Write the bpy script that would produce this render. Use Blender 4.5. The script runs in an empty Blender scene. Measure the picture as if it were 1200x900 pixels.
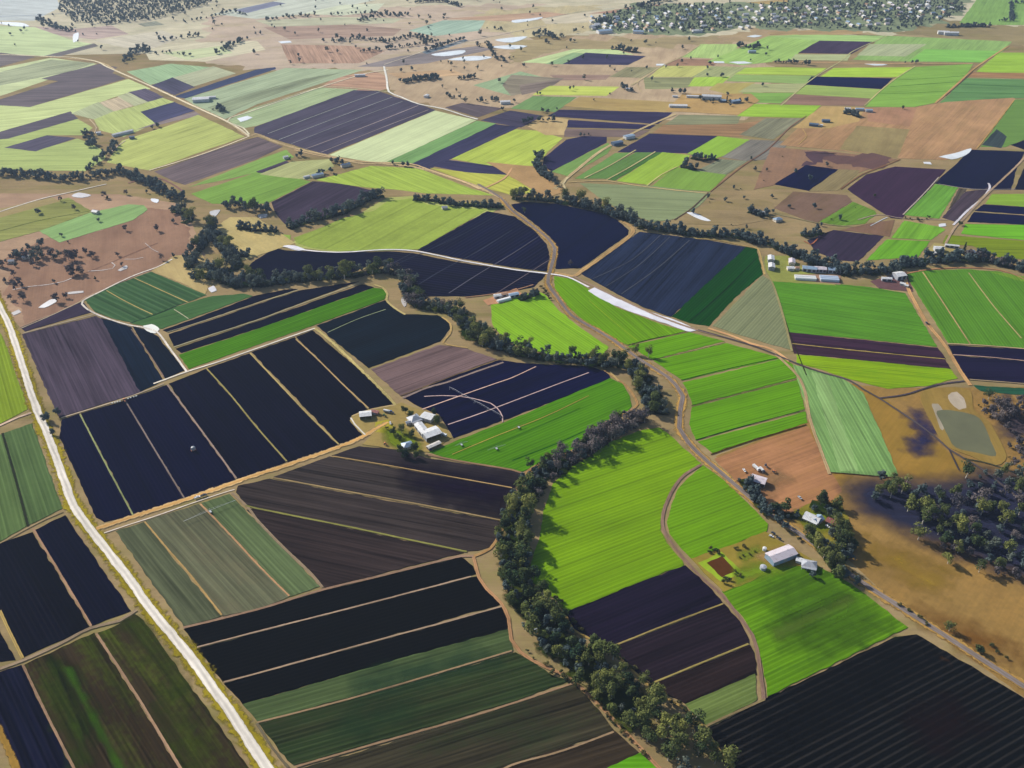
# farmland seen from a light plane
SUN_ENERGY, EXPOSURE = 4.8, 0.6
HAZE = 0.000046
# what the air adds and lets through across the view (measured once), to turn seen colours into surface colours
AIR_A = [[0.06546, -0.03605, -0.15986, 0.05139, 0.01356, 0.18198, -0.07397, -0.02958], [0.08462, -0.04426, -0.21139, 0.06278, 0.01704, 0.2438, -0.10003, -0.03701], [0.11386, -0.05589, -0.28922, 0.07713, 0.02277, 0.33894, -0.14121, -0.0464]]
AIR_K = [[1.08423, 0.15639, 0.81621, -0.11171, -0.15416, -1.32902, 0.676, 0.0509], [1.08659, 0.14541, 0.82111, -0.1098, -0.14588, -1.34969, 0.68975, 0.05351], [1.0855, 0.16972, 0.90384, -0.15255, -0.1619, -1.48368, 0.76233, 0.07964]]
def AIR(x, y, d):
    u, v = x/1200, y/900
    b = (1, u, v, u*v, u*u, v*v, v**3, u*v*v)
    return [(max(.003, sum(p*q for p, q in zip(AIR_A[i], b))), sum(p*q for p, q in zip(AIR_K[i], b))) for i in range(3)]

import bpy, math, random
from mathutils import Vector, noise
R = math.radians
random.seed(7)
sc = bpy.context.scene
col = sc.collection

# ------------------------------------------------------------------ camera and survey grid
# every outline below is surveyed on the 1200 x 900 photograph and laid out on the flat valley floor
H = 600.0
F = 1050.0
PITCH = math.atan2(700.0, 1050.0)
SP, CP = math.sin(PITCH), math.cos(PITCH)

def ground(x, y, z=0.0):
    u, v = (x - 600) / F, (y - 450) / F
    dz = -(SP + v * CP)
    t = (H - z) / -dz
    return Vector((t * u, t * (CP - v * SP), z))

def dist(x, y):
    p = ground(x, y)
    return math.sqrt(p.x**2 + p.y**2 + H*H)

cam = bpy.data.cameras.new('camera')
cam.lens = 36 * F / 1200
cam.sensor_width = 36
cam.clip_start, cam.clip_end = 1, 60000
co = bpy.data.objects.new('camera', cam)
co.location = (0, 0, H)
co.rotation_euler = (math.pi/2 - PITCH, 0, 0)
col.objects.link(co)
sc.camera = co

# ------------------------------------------------------------------ light
SUN_AZ, SUN_EL = math.atan2(-0.78, 0.62), R(31)
w = bpy.data.worlds.new('World'); sc.world = w; w.use_nodes = True
nt = w.node_tree
bg = nt.nodes['Background']
sky = nt.nodes.new('ShaderNodeTexSky')
sky.sky_type = 'NISHITA'; sky.sun_disc = False
sky.sun_elevation = SUN_EL; sky.sun_rotation = SUN_AZ % (2*math.pi)
sky.altitude = 100; sky.dust_density = 1.2
nt.links.new(sky.outputs[0], bg.inputs[0])
bg.inputs[1].default_value = 0.085
sl = bpy.data.lights.new('sun', 'SUN'); sl.energy = SUN_ENERGY; sl.angle = R(0.5); sl.color = (1.0, 0.93, 0.82)
so = bpy.data.objects.new('sun', sl); col.objects.link(so)
sd = Vector((math.sin(SUN_AZ)*math.cos(SUN_EL), math.cos(SUN_AZ)*math.cos(SUN_EL), math.sin(SUN_EL)))
so.rotation_euler = sd.to_track_quat('Z', 'Y').to_euler()
so.location = (0, 0, 3000)
vs = sc.view_settings
vs.view_transform = 'Standard'; vs.look = 'None'; vs.exposure = EXPOSURE; vs.gamma = 1; vs.use_curve_mapping = False
sc.render.engine = 'CYCLES'
sc.cycles.max_bounces = 6; sc.cycles.diffuse_bounces = 2; sc.cycles.volume_bounces = 0
sc.cycles.transparent_max_bounces = 10

# ------------------------------------------------------------------ colour
def lin(c):
    c = c / 255.0
    return c / 12.92 if c <= .04045 else ((c + .055) / 1.055) ** 2.4

def albedo(rgb, x, y, kind='g'):
    """base colour of a ground surface whose sunlit look, seen from the plane, is rgb, far ones with pale haze painted in"""
    d = dist(x, y)
    L_ = sum(rgb)/765; f = min(1, max(0, (330 - y)/330)); l = 1 - x/1200  # f (far) and l (left) paint pale sun-side haze into the colour
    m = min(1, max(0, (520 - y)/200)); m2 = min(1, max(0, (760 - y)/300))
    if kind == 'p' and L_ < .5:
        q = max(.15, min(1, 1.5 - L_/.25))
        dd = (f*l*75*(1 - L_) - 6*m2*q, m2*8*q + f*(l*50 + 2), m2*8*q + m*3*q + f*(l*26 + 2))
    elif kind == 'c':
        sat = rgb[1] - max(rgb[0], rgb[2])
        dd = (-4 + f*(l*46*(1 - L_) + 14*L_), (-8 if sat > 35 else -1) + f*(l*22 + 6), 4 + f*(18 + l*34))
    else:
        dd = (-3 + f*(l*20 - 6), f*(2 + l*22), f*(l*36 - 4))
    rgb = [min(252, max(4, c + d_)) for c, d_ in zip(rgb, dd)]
    out = []
    for i in range(3):
        a, k = AIR(x, y, d)[i]
        v = (lin(rgb[i]) - a) / k
        out.append(min(.75, max(.003, v)))
    return tuple(out)

# ------------------------------------------------------------------ materials
def new_mat(name, rough=1.0, spec=.1):
    m = bpy.data.materials.new(name); m.use_nodes = True
    b = m.node_tree.nodes['Principled BSDF']
    b.inputs['Roughness'].default_value = rough
    b.inputs['Specular IOR Level'].default_value = spec
    return m, m.node_tree, b

def N(t, typ, **kw):
    n = t.nodes.new(typ)
    for k, v in kw.items(): setattr(n, k, v)
    return n

def math_node(t, op, a, b=None):
    n = N(t, 'ShaderNodeMath', operation=op)
    for i, v in enumerate((a, b)):
        if v is None: continue
        if hasattr(v, 'links'): t.links.new(v, n.inputs[i])
        else: n.inputs[i].default_value = v
    return n.outputs[0]

def make_field_group():
    g = bpy.data.node_groups.new('field_surface', 'ShaderNodeTree')
    I = g.interface
    for nm, ty in (('Color', 'NodeSocketColor'), ('Patch', 'NodeSocketColor'), ('Angle', 'NodeSocketFloat'), ('Streak', 'NodeSocketFloat'),
                   ('PatchAmt', 'NodeSocketFloat'), ('RowPeriod', 'NodeSocketFloat'), ('RowAmt', 'NodeSocketFloat'), ('Mottle', 'NodeSocketFloat'), ('Seed', 'NodeSocketFloat'), ('Tram', 'NodeSocketFloat'), ('Crop', 'NodeSocketFloat')):
        I.new_socket(nm, in_out='INPUT', socket_type=ty)
    I.new_socket('Color', in_out='OUTPUT', socket_type='NodeSocketColor')
    gi = N(g, 'NodeGroupInput'); go = N(g, 'NodeGroupOutput'); L = g.links.new
    geo = N(g, 'ShaderNodeNewGeometry')
    off = N(g, 'ShaderNodeCombineXYZ'); L(gi.outputs['Seed'], off.inputs[2])
    rot = N(g, 'ShaderNodeVectorRotate', rotation_type='Z_AXIS')
    L(geo.outputs['Position'], rot.inputs['Vector']); L(math_node(g, 'MULTIPLY', gi.outputs['Angle'], -1.0), rot.inputs['Angle'])
    sep = N(g, 'ShaderNodeSeparateXYZ'); L(rot.outputs[0], sep.inputs[0])          # x runs along the rows, y across
    def streak(sx, sy, scale_detail):
        c = N(g, 'ShaderNodeCombineXYZ')
        L(math_node(g, 'MULTIPLY', sep.outputs[0], sx), c.inputs[0]); L(math_node(g, 'MULTIPLY', sep.outputs[1], sy), c.inputs[1]); L(gi.outputs['Seed'], c.inputs[2])
        n = N(g, 'ShaderNodeTexNoise'); n.inputs['Scale'].default_value = 1; n.inputs['Detail'].default_value = scale_detail
        L(c.outputs[0], n.inputs['Vector']); return n.outputs[0]
    s1 = streak(1/260, 1/5.5, 2.5)        # implement passes
    s2 = streak(1/70, 1/1.9, 1.0)         # beds
    s3 = streak(1/160, 1/28, 2.0)         # broad bands
    add = N(g, 'ShaderNodeVectorMath', operation='ADD'); L(geo.outputs['Position'], add.inputs[0]); L(off.outputs[0], add.inputs[1])
    n4 = N(g, 'ShaderNodeTexNoise'); n4.inputs['Scale'].default_value = 1/55; n4.inputs['Detail'].default_value = 5; n4.inputs['Roughness'].default_value = .62
    L(add.outputs[0], n4.inputs['Vector'])
    n5 = N(g, 'ShaderNodeTexNoise'); n5.inputs['Scale'].default_value = 1/4.5; n5.inputs['Detail'].default_value = 2
    L(add.outputs[0], n5.inputs['Vector'])
    # brightness factor = 1 + streak * (...)
    c1 = math_node(g, 'SUBTRACT', s1, .5); c2 = math_node(g, 'SUBTRACT', s2, .5); c3 = math_node(g, 'SUBTRACT', s3, .5)
    st = math_node(g, 'ADD', math_node(g, 'MULTIPLY', c1, 4.2), math_node(g, 'ADD', math_node(g, 'MULTIPLY', c2, 4.0), math_node(g, 'MULTIPLY', c3, 3.4)))
    st = math_node(g, 'MULTIPLY', st, gi.outputs['Streak'])
    n6 = N(g, 'ShaderNodeTexNoise'); n6.inputs['Scale'].default_value = 1/230; n6.inputs['Detail'].default_value = 3
    L(add.outputs[0], n6.inputs['Vector'])
    m4 = math_node(g, 'ADD', math_node(g, 'SUBTRACT', n4.outputs[0], .5), math_node(g, 'MULTIPLY', math_node(g, 'SUBTRACT', n6.outputs[0], .5), .8)); m5 = math_node(g, 'SUBTRACT', n5.outputs[0], .5)
    mot = math_node(g, 'MULTIPLY', math_node(g, 'ADD', math_node(g, 'MULTIPLY', m4, 2.2), math_node(g, 'MULTIPLY', m5, 1.2)), gi.outputs['Mottle'])
    ph = math_node(g, 'DIVIDE', sep.outputs[1], gi.outputs['RowPeriod'])
    wob = math_node(g, 'MULTIPLY', c3, .35)
    sn = math_node(g, 'SINE', math_node(g, 'MULTIPLY', math_node(g, 'ADD', ph, wob), 2*math.pi))
    brk = math_node(g, 'ADD', .35, s1)
    ridge = math_node(g, 'SUBTRACT', math_node(g, 'POWER', math_node(g, 'MAXIMUM', math_node(g, 'ADD', math_node(g, 'MULTIPLY', sn, .5), .5), .001), 3.0), .3)
    rw = math_node(g, 'MULTIPLY', math_node(g, 'MULTIPLY', ridge, brk), gi.outputs['RowAmt'])
    fac = math_node(g, 'ADD', math_node(g, 'ADD', 1.0, st), mot)
    fac = math_node(g, 'MAXIMUM', fac, .25)
    # patches of a second colour, drawn out along the rows
    pn = streak(1/95, 1/22, 5.0)
    pm = N(g, 'ShaderNodeMapRange'); pm.inputs['From Min'].default_value = .47; pm.inputs['From Max'].default_value = .66
    L(math_node(g, 'ADD', math_node(g, 'MULTIPLY', pn, .75), math_node(g, 'MULTIPLY', n5.outputs[0], .25)), pm.inputs['Value'])
    mix = N(g, 'ShaderNodeMix', data_type='RGBA'); L(math_node(g, 'MULTIPLY', pm.outputs[0], gi.outputs['PatchAmt']), mix.inputs[0])
    L(gi.outputs['Color'], mix.inputs[6]); L(gi.outputs['Patch'], mix.inputs[7])
    # slow drift of hue over a field
    sc1 = N(g, 'ShaderNodeVectorMath', operation='SCALE'); L(mix.outputs[2], sc1.inputs[0]); L(fac, sc1.inputs['Scale'])
    tl = math_node(g, 'SINE', math_node(g, 'MULTIPLY', math_node(g, 'DIVIDE', ph, 6.0), 2*math.pi))
    tl = math_node(g, 'MULTIPLY', math_node(g, 'POWER', math_node(g, 'MAXIMUM', tl, .001), 26.0), gi.outputs['Tram'])
    rf = math_node(g, 'SUBTRACT', math_node(g, 'ADD', 1.0, math_node(g, 'MULTIPLY', rw, gi.outputs['Crop'])), tl)
    sc3 = N(g, 'ShaderNodeVectorMath', operation='SCALE'); L(sc1.outputs[0], sc3.inputs[0]); L(rf, sc3.inputs['Scale'])
    cr = N(g, 'ShaderNodeCombineXYZ')
    for i, k in enumerate((.055, .046, .040)): L(math_node(g, 'MULTIPLY', rw, k), cr.inputs[i])
    a2 = N(g, 'ShaderNodeVectorMath', operation='ADD'); L(sc3.outputs[0], a2.inputs[0]); L(cr.outputs[0], a2.inputs[1])
    mx = N(g, 'ShaderNodeVectorMath', operation='MAXIMUM'); L(a2.outputs[0], mx.inputs[0]); mx.inputs[1].default_value = (.002, .002, .002)
    L(mx.outputs[0], go.inputs[0])
    return g
FIELD = make_field_group()
seed_no = [0]

def field_mat(name, base, angle=0, streak=.2, patch=None, patch_amt=0, period=8, row=0, mottle=.12, strip=None, mask=False, tram=0, crop=0):
    m, t, b = new_mat(name, 1.0, 0.0)
    g = N(t, 'ShaderNodeGroup'); g.node_tree = FIELD
    seed_no[0] += 1
    for k, v in (('Angle', angle), ('Streak', streak), ('PatchAmt', patch_amt), ('RowPeriod', period), ('RowAmt', row), ('Mottle', mottle), ('Seed', seed_no[0]*17.3), ('Tram', tram), ('Crop', crop)):
        g.inputs[k].default_value = v
    g.inputs['Color'].default_value = (*base, 1); g.inputs['Patch'].default_value = (*(patch or base), 1)
    t.links.new(g.outputs[0], b.inputs['Base Color'])
    if strip or mask:
        geo = N(t, 'ShaderNodeNewGeometry')
        n = N(t, 'ShaderNodeTexNoise'); n.inputs['Scale'].default_value = .22 if strip else .06; n.inputs['Detail'].default_value = 4 if strip else 6
        t.links.new(geo.outputs['Position'], n.inputs['Vector'])
        if strip:
            rag, wear, centre = strip
            uv = N(t, 'ShaderNodeUVMap'); uv.uv_map = 'UVMap'
            s_ = N(t, 'ShaderNodeSeparateXYZ'); t.links.new(uv.outputs[0], s_.inputs[0])
            v = math_node(t, 'ABSOLUTE', s_.outputs[1])
            edge = math_node(t, 'ADD', v, math_node(t, 'MULTIPLY', math_node(t, 'SUBTRACT', n.outputs[0], .5), rag))
            r_ = N(t, 'ShaderNodeMapRange'); r_.inputs['From Min'].default_value = 1 - rag*.30; r_.inputs['From Max'].default_value = 1 - rag*.55
            t.links.new(edge, r_.inputs['Value'])
            # wheel lanes: paler where tyres run, darker on the crown of the track
            lane = math_node(t, 'COSINE', math_node(t, 'MULTIPLY', v, 2*math.pi))
            lane2 = math_node(t, 'ADD', 1.0, math_node(t, 'MULTIPLY', lane, -wear))
            sc2 = N(t, 'ShaderNodeVectorMath', operation='SCALE'); t.links.new(g.outputs[0], sc2.inputs[0]); t.links.new(lane2, sc2.inputs['Scale'])
            t.links.new(sc2.outputs[0], b.inputs['Base Color'])
        else:
            at = N(t, 'ShaderNodeAttribute'); at.attribute_name = 'cover'
            r_ = N(t, 'ShaderNodeMapRange'); r_.inputs['From Min'].default_value = .22; r_.inputs['From Max'].default_value = .95; r_.inputs['To Max'].default_value = .92
            t.links.new(math_node(t, 'ADD', at.outputs['Fac'], math_node(t, 'MULTIPLY', math_node(t, 'SUBTRACT', n.outputs[0], .5), mask)), r_.inputs['Value'])
        tr = N(t, 'ShaderNodeBsdfTransparent'); ms = N(t, 'ShaderNodeMixShader')
        t.links.new(r_.outputs[0], ms.inputs[0]); t.links.new(tr.outputs[0], ms.inputs[1]); t.links.new(b.outputs[0], ms.inputs[2])
        t.links.new(ms.outputs[0], t.nodes['Material Output'].inputs['Surface'])
    return m

def in_poly(p, P):
    c = False; n = len(P); j = n-1
    for i in range(n):
        if (P[i].y > p.y) != (P[j].y > p.y) and p.x < (P[j].x-P[i].x)*(p.y-P[i].y)/(P[j].y-P[i].y) + P[i].x: c = not c
        j = i
    return c
def edge_dist(p, P):
    best = 1e9
    for i in range(len(P)):
        a, b = P[i], P[(i+1) % len(P)]; d = b-a; q = max(0, min(1, (p-a).dot(d)/max(d.length_squared, 1e-9)))
        best = min(best, (p-a-d*q).length)
    return best
def patch_cover(nm, P, soft, mt):
    """a patch of ground cover (ash, thin crop) that thins out over its margin: a grid with a cover weight per vertex"""
    x0, x1 = min(p.x for p in P)-soft, max(p.x for p in P)+soft; y0, y1 = min(p.y for p in P)-soft, max(p.y for p in P)+soft
    st = max(soft/4, (x1-x0)/110); nx, ny = int((x1-x0)/st)+2, int((y1-y0)/st)+2; z = next_z()
    V, W = [], []
    for j in range(ny):
        for i in range(nx):
            p = Vector((x0+i*st, y0+j*st, 0)); d = edge_dist(p, P); d = d if in_poly(p, P) else -d
            V.append((p.x, p.y, z)); W.append(min(1, max(0, .5 + d/(2*soft))))
    Fc = [(j*nx+i, j*nx+i+1, (j+1)*nx+i+1, (j+1)*nx+i) for j in range(ny-1) for i in range(nx-1)]
    Fc = [f for f in Fc if max(W[k] for k in f) > 0]
    o = mesh_obj(nm, V, Fc, mt); o['kind'] = 'structure'
    at = o.data.attributes.new('cover', 'FLOAT', 'POINT'); at.data.foreach_set('value', W)

plain_cache = {}
def plain(name, rgb, rough=.7, spec=.3, metal=0, var=.12, scale=.6):
    """painted or weathered surface with a little grime"""
    key = (name, rgb)
    if key in plain_cache: return plain_cache[key]
    m, t, b = new_mat(name, rough, spec)
    b.inputs['Metallic'].default_value = metal
    tc = N(t, 'ShaderNodeTexCoord')
    n = N(t, 'ShaderNodeTexNoise'); n.inputs['Scale'].default_value = scale; n.inputs['Detail'].default_value = 4
    t.links.new(tc.outputs['Object'], n.inputs['Vector'])
    f = math_node(t, 'ADD', 1 - var, math_node(t, 'MULTIPLY', n.outputs[0], 2*var))
    s = N(t, 'ShaderNodeVectorMath', operation='SCALE'); s.inputs[0].default_value = rgb
    t.links.new(f, s.inputs['Scale'])
    if 'sheet_metal' in name:                       # rust stains and the shadow lines of the ribs
        n2 = N(t, 'ShaderNodeTexNoise'); n2.inputs['Scale'].default_value = .45; n2.inputs['Detail'].default_value = 6
        t.links.new(tc.outputs['Object'], n2.inputs['Vector'])
        r2 = N(t, 'ShaderNodeMapRange'); r2.inputs['From Min'].default_value = .56; r2.inputs['From Max'].default_value = .74; r2.inputs['To Max'].default_value = .6
        t.links.new(n2.outputs[0], r2.inputs['Value'])
        mx = N(t, 'ShaderNodeMix', data_type='RGBA'); t.links.new(r2.outputs[0], mx.inputs[0]); t.links.new(s.outputs[0], mx.inputs[6]); mx.inputs[7].default_value = (.26, .17, .11, 1)
        sp_ = N(t, 'ShaderNodeSeparateXYZ'); t.links.new(tc.outputs['Object'], sp_.inputs[0])
        rib = math_node(t, 'SINE', math_node(t, 'MULTIPLY', sp_.outputs[0], 2*math.pi/1.5))
        rb = math_node(t, 'ADD', .92, math_node(t, 'MULTIPLY', rib, .08))
        s4 = N(t, 'ShaderNodeVectorMath', operation='SCALE'); t.links.new(mx.outputs[2], s4.inputs[0]); t.links.new(rb, s4.inputs['Scale'])
        t.links.new(s4.outputs[0], b.inputs['Base Color'])
    else: t.links.new(s.outputs[0], b.inputs['Base Color'])
    plain_cache[key] = m
    return m

# ------------------------------------------------------------------ objects
def mesh_obj(name, verts, faces, mats, parent=None, face_mats=None, smooth=False):
    me = bpy.data.meshes.new(name)
    me.from_pydata([tuple(v) for v in verts], [], faces)
    for m in (mats if isinstance(mats, (list, tuple)) else [mats]): me.materials.append(m)
    if face_mats: me.polygons.foreach_set('material_index', face_mats)
    if smooth: me.polygons.foreach_set('use_smooth', [True]*len(me.polygons))
    me.update()
    o = bpy.data.objects.new(name, me); col.objects.link(o)
    if parent is not None: o.parent = parent
    return o

def tag(o, label=None, cat=None, group=None, kind=None):
    for k, v in (('label', label), ('category', cat), ('group', group), ('kind', kind)):
        if v: o[k] = v
    return o

def empty(name, loc, rz=0, label=None, cat=None, group=None):
    o = bpy.data.objects.new(name, None); col.objects.link(o)
    o.empty_display_size = 1
    o.location = loc; o.rotation_euler = (0, 0, rz)
    return tag(o, label, cat, group)

def copy_tree(o, parent=None):
    c = o.copy(); col.objects.link(c)
    if parent is not None: c.parent = parent
    for ch in kids.get(o.name, []): copy_tree(ch, c)
    return c
kids = {}
def kid(parent, o):
    kids.setdefault(parent.name, []).append(o); return o

class MB:
    """collects boxes, bars and lathed pieces into one mesh"""
    def __init__(s): s.v, s.f = [], []
    def add(s, vs, fs):
        b = len(s.v); s.v += [Vector(v) for v in vs]; s.f += [[b+i for i in f] for f in fs]; return s
    def box(s, cx, cy, cz, sx, sy, sz, rz=0):
        c, n = math.cos(rz), math.sin(rz); vs = []
        for z in (-.5, .5):
            for x, y in ((-.5, -.5), (.5, -.5), (.5, .5), (-.5, .5)):
                X, Y = x*sx, y*sy
                vs.append((cx + X*c - Y*n, cy + X*n + Y*c, cz + z*sz))
        return s.add(vs, [(3, 2, 1, 0), (4, 5, 6, 7), (0, 1, 5, 4), (1, 2, 6, 5), (2, 3, 7, 6), (3, 0, 4, 7)])
    def bar(s, a, b, r, r2=None, n=6):
        a, b = Vector(a), Vector(b); r2 = r if r2 is None else r2
        d = (b - a).normalized(); u = d.orthogonal().normalized(); w_ = d.cross(u); vs = []
        for p, rr in ((a, r), (b, r2)):
            for i in range(n):
                t = 2*math.pi*i/n; vs.append(p + u*math.cos(t)*rr + w_*math.sin(t)*rr)
        fs = [(i, (i+1) % n, n+(i+1) % n, n+i) for i in range(n)] + [tuple(range(n-1, -1, -1)), tuple(range(n, 2*n))]
        return s.add(vs, fs)
    def prism(s, prof, y0, y1):
        """profile in x,z extruded along y"""
        n = len(prof); vs = [(x, y0, z) for x, z in prof] + [(x, y1, z) for x, z in prof]
        return s.add(vs, [(i, (i+1) % n, n+(i+1) % n, n+i) for i in range(n)] + [tuple(range(n-1, -1, -1)), tuple(range(n, 2*n))])
    def build(s, name, m, parent=None, smooth=False):
        o = mesh_obj(name, s.v, s.f, m, parent, smooth=smooth)
        if parent is not None: kid(parent, o)
        return o

def catmull(pts, closed=False, step=10.0):
    n = len(pts); out = []
    rng = range(n) if closed else range(n-1)
    for i in rng:
        if closed: p0, p1, p2, p3 = (pts[(i+k) % n] for k in (-1, 0, 1, 2))
        else: p0, p1, p2, p3 = pts[max(i-1, 0)], pts[i], pts[i+1], pts[min(i+2, n-1)]
        m = max(1, min(60, int((p2-p1).length/step)))
        # chordal end tangents limited so uneven spacing does not overshoot
        d = (p2-p1).length
        t1 = (p2-p0); t1 = t1.normalized()*min(d, (p2-p0).length/2) if t1.length > 1e-6 else t1
        t2 = (p3-p1); t2 = t2.normalized()*min(d, (p3-p1).length/2) if t2.length > 1e-6 else t2
        for k in range(m):
            t = k/m
            out.append(p1*(2*t**3-3*t*t+1) + t1*(t**3-2*t*t+t) + p2*(-2*t**3+3*t*t) + t2*(t**3-t*t))
    if not closed: out.append(pts[-1])
    return out

def rough_edge(pts, amp, step, seed, big=0):
    out = []; n = len(pts)
    for i in range(n):
        a, b = pts[i], pts[(i+1) % n]
        m = max(1, min(90, int((b-a).length/step)))
        nrm = Vector((-(b-a).y, (b-a).x, 0)); nrm = nrm.normalized() if nrm.length > 0 else nrm
        for k in range(m):
            p = a.lerp(b, k/m)
            q = Vector((p.x*.11, p.y*.11, seed))
            j = noise.noise(q)*amp
            if big: j += noise.fractal(Vector((p.x*.018, p.y*.018, seed)), 1.0, 2.0, 5)*big
            if k == 0 and not big: j *= .3
            out.append(p + nrm*j)
    return out

def grow(P, d):
    n = len(P); s = 1 if sum(P[i].x*P[(i+1) % n].y - P[(i+1) % n].x*P[i].y for i in range(n)) > 0 else -1; out = []
    for i in range(n):
        a, b, c = P[i-1], P[i], P[(i+1) % n]
        u, v = (b-a).normalized(), (c-b).normalized()
        nn = Vector((u.y+v.y, -u.x-v.x, 0))
        out.append(b + nn.normalized()*d*s if nn.length > .2 else b.copy())
    return out

Z = [0.06]
def next_z():
    Z[0] += .0016; return Z[0]

def opts(words):
    d = {}
    for w_ in words:
        if '=' in w_:
            k, v = w_.split('=', 1); d[k] = v
    return d

NAMES = {'b': 'ground_cover', 'c': 'crop_field', 'p': 'ploughed_field', 'g': 'paddock', 'y': 'farmyard_ground', 'w': 'pond'}

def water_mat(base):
    m, t, b = new_mat('muddy_glare_water', .12, .5)  # near-white ponds have sky and sun glare painted into the base colour
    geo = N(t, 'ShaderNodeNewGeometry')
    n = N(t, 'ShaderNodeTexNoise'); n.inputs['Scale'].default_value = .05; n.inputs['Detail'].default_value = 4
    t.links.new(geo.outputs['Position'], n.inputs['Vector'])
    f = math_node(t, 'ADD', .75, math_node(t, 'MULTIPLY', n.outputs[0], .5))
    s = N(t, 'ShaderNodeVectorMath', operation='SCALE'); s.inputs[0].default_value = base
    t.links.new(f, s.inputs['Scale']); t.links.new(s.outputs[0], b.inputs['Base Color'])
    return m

rp = random.Random(3)
def build_fields(text):
    idx = 0
    for ln in text.strip().splitlines():
        if ln.startswith('#') or '|' not in ln: continue
        head, pts = ln.split('|'); wd = head.split(); kind = wd[0]
        rgb = [float(v) for v in wd[1].split(',')]; o = opts(wd[2:])
        px = [tuple(float(v) for v in p.split(',')) for p in pts.split()]
        P = [ground(x, y) for x, y in px]
        cx = min(1200, max(0, sum(p[0] for p in px)/len(px))); cy = min(900, max(0, sum(p[1] for p in px)/len(px)))
        idx += 1
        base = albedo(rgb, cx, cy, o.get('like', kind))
        if 'd' in o:
            v = [float(q) for q in o['d'].split(',')]; d = ground(v[2], v[3]) - ground(v[0], v[1])
        else:
            d = max((P[(i+1) % len(P)] - P[i] for i in range(len(P))), key=lambda q: q.length)
        ang = math.atan2(d.y, d.x)
        far = (P[0].y + P[len(P)//2].y)/2
        near = far < 1500
        if 'k' in o: P = catmull(P, True, 6 if near else 15)
        if 'rough' in o: P = rough_edge(P, 1.5, 3 if near else 9, idx*3.1, big=16 if near else 45)
        else:
            if kind in 'cpg': P = grow(P, 1.3 if near else 3.0)
            P = rough_edge(P, 1.5 if near else 2.2, 5 if near else 18, idx*3.1)
        if kind == 'b':
            so_ = float(o.get('soft', 20)); st = float(o.get('s', .1))
            patch_cover(o.get('name', 'ground_cover'), [ground(*q) for q in px], so_, field_mat('ground_cover', base, ang, st, tuple(q*.7 for q in base), .4, 8, 0, .35, None, float(o.get('m', .9)))); continue
        z = next_z()
        n = len(P)
        vs_ = [Vector((p.x, p.y, z)) for p in P] + [Vector((p.x, p.y, -.5)) for p in P]
        fs = [list(range(n))] + [[i, n+i, n+(i+1) % n, (i+1) % n] for i in range(n)]
        area = sum(P[i].x*P[(i+1) % n].y - P[(i+1) % n].x*P[i].y for i in range(n))
        if area < 0: fs = [f[::-1] for f in fs]
        nm = o.get('name', NAMES[kind])
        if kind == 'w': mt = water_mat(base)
        else:
            st = float(o.get('s', {'c': .2, 'p': .28, 'g': .05, 'y': .04}[kind])) * {'c': .8, 'p': .9}.get(kind, 1)
            per, row = (float(v) for v in o.get('r', {'c': '4.0,.15', 'p': '3.8,.07'}.get(kind, '8,0') if far < 1250 else '8,0').split(','))
            pc, pa = None, 0
            if kind == 'g': pc = tuple(q*k for q, k in zip(base, rp.choice(((.72, .80, .70), (.70, .66, .68), (1.18, 1.12, 1.0), (.8, .85, .6))))); pa = .6
            if 'p' in o:
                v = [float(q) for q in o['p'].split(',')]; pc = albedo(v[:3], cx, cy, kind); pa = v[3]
            mt = field_mat(nm, base, ang, st, pc, pa, per, row, .30 if 'pn' in o else {'c': .14, 'p': .16, 'g': .2, 'y': .3}[kind], None, False, {'c': .22, 'p': .3}.get(kind, 0) if far < 1500 else 0, 1.5 if kind == 'c' else .8)
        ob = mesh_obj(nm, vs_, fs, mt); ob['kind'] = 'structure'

def ribbon(nm, rgb, width, P, z, mt, wob=.10):
    P = catmull(P, False, 8 if P[0].y < 1500 else 18)
    V, Fc, UV = [], [], []; run = 0
    for i, p in enumerate(P):
        run += (p - P[max(i-1, 0)]).length; UV += [(run, 1), (run, -1)]
        a, b = P[max(i-1, 0)], P[min(i+1, len(P)-1)]
        t = (b-a); nr = Vector((-t.y, t.x, 0)).normalized()
        q = noise.noise(Vector((p.x*.07, p.y*.07, z*50)))
        q2 = noise.noise(Vector((p.x*.07, p.y*.07, z*50+9)))
        V.append(p + nr*width*(.5+wob*q)); V.append(p - nr*width*(.5+wob*q2))
    for v in V: v.z = z
    for i in range(len(P)-1): Fc.append((2*i+1, 2*i+3, 2*i+2, 2*i))
    ob = mesh_obj(nm, V, Fc, mt); ob['kind'] = 'structure'
    ul = ob.data.uv_layers.new(name='UVMap')
    for lp in ob.data.loops: ul.data[lp.index].uv = UV[lp.vertex_index]

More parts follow.
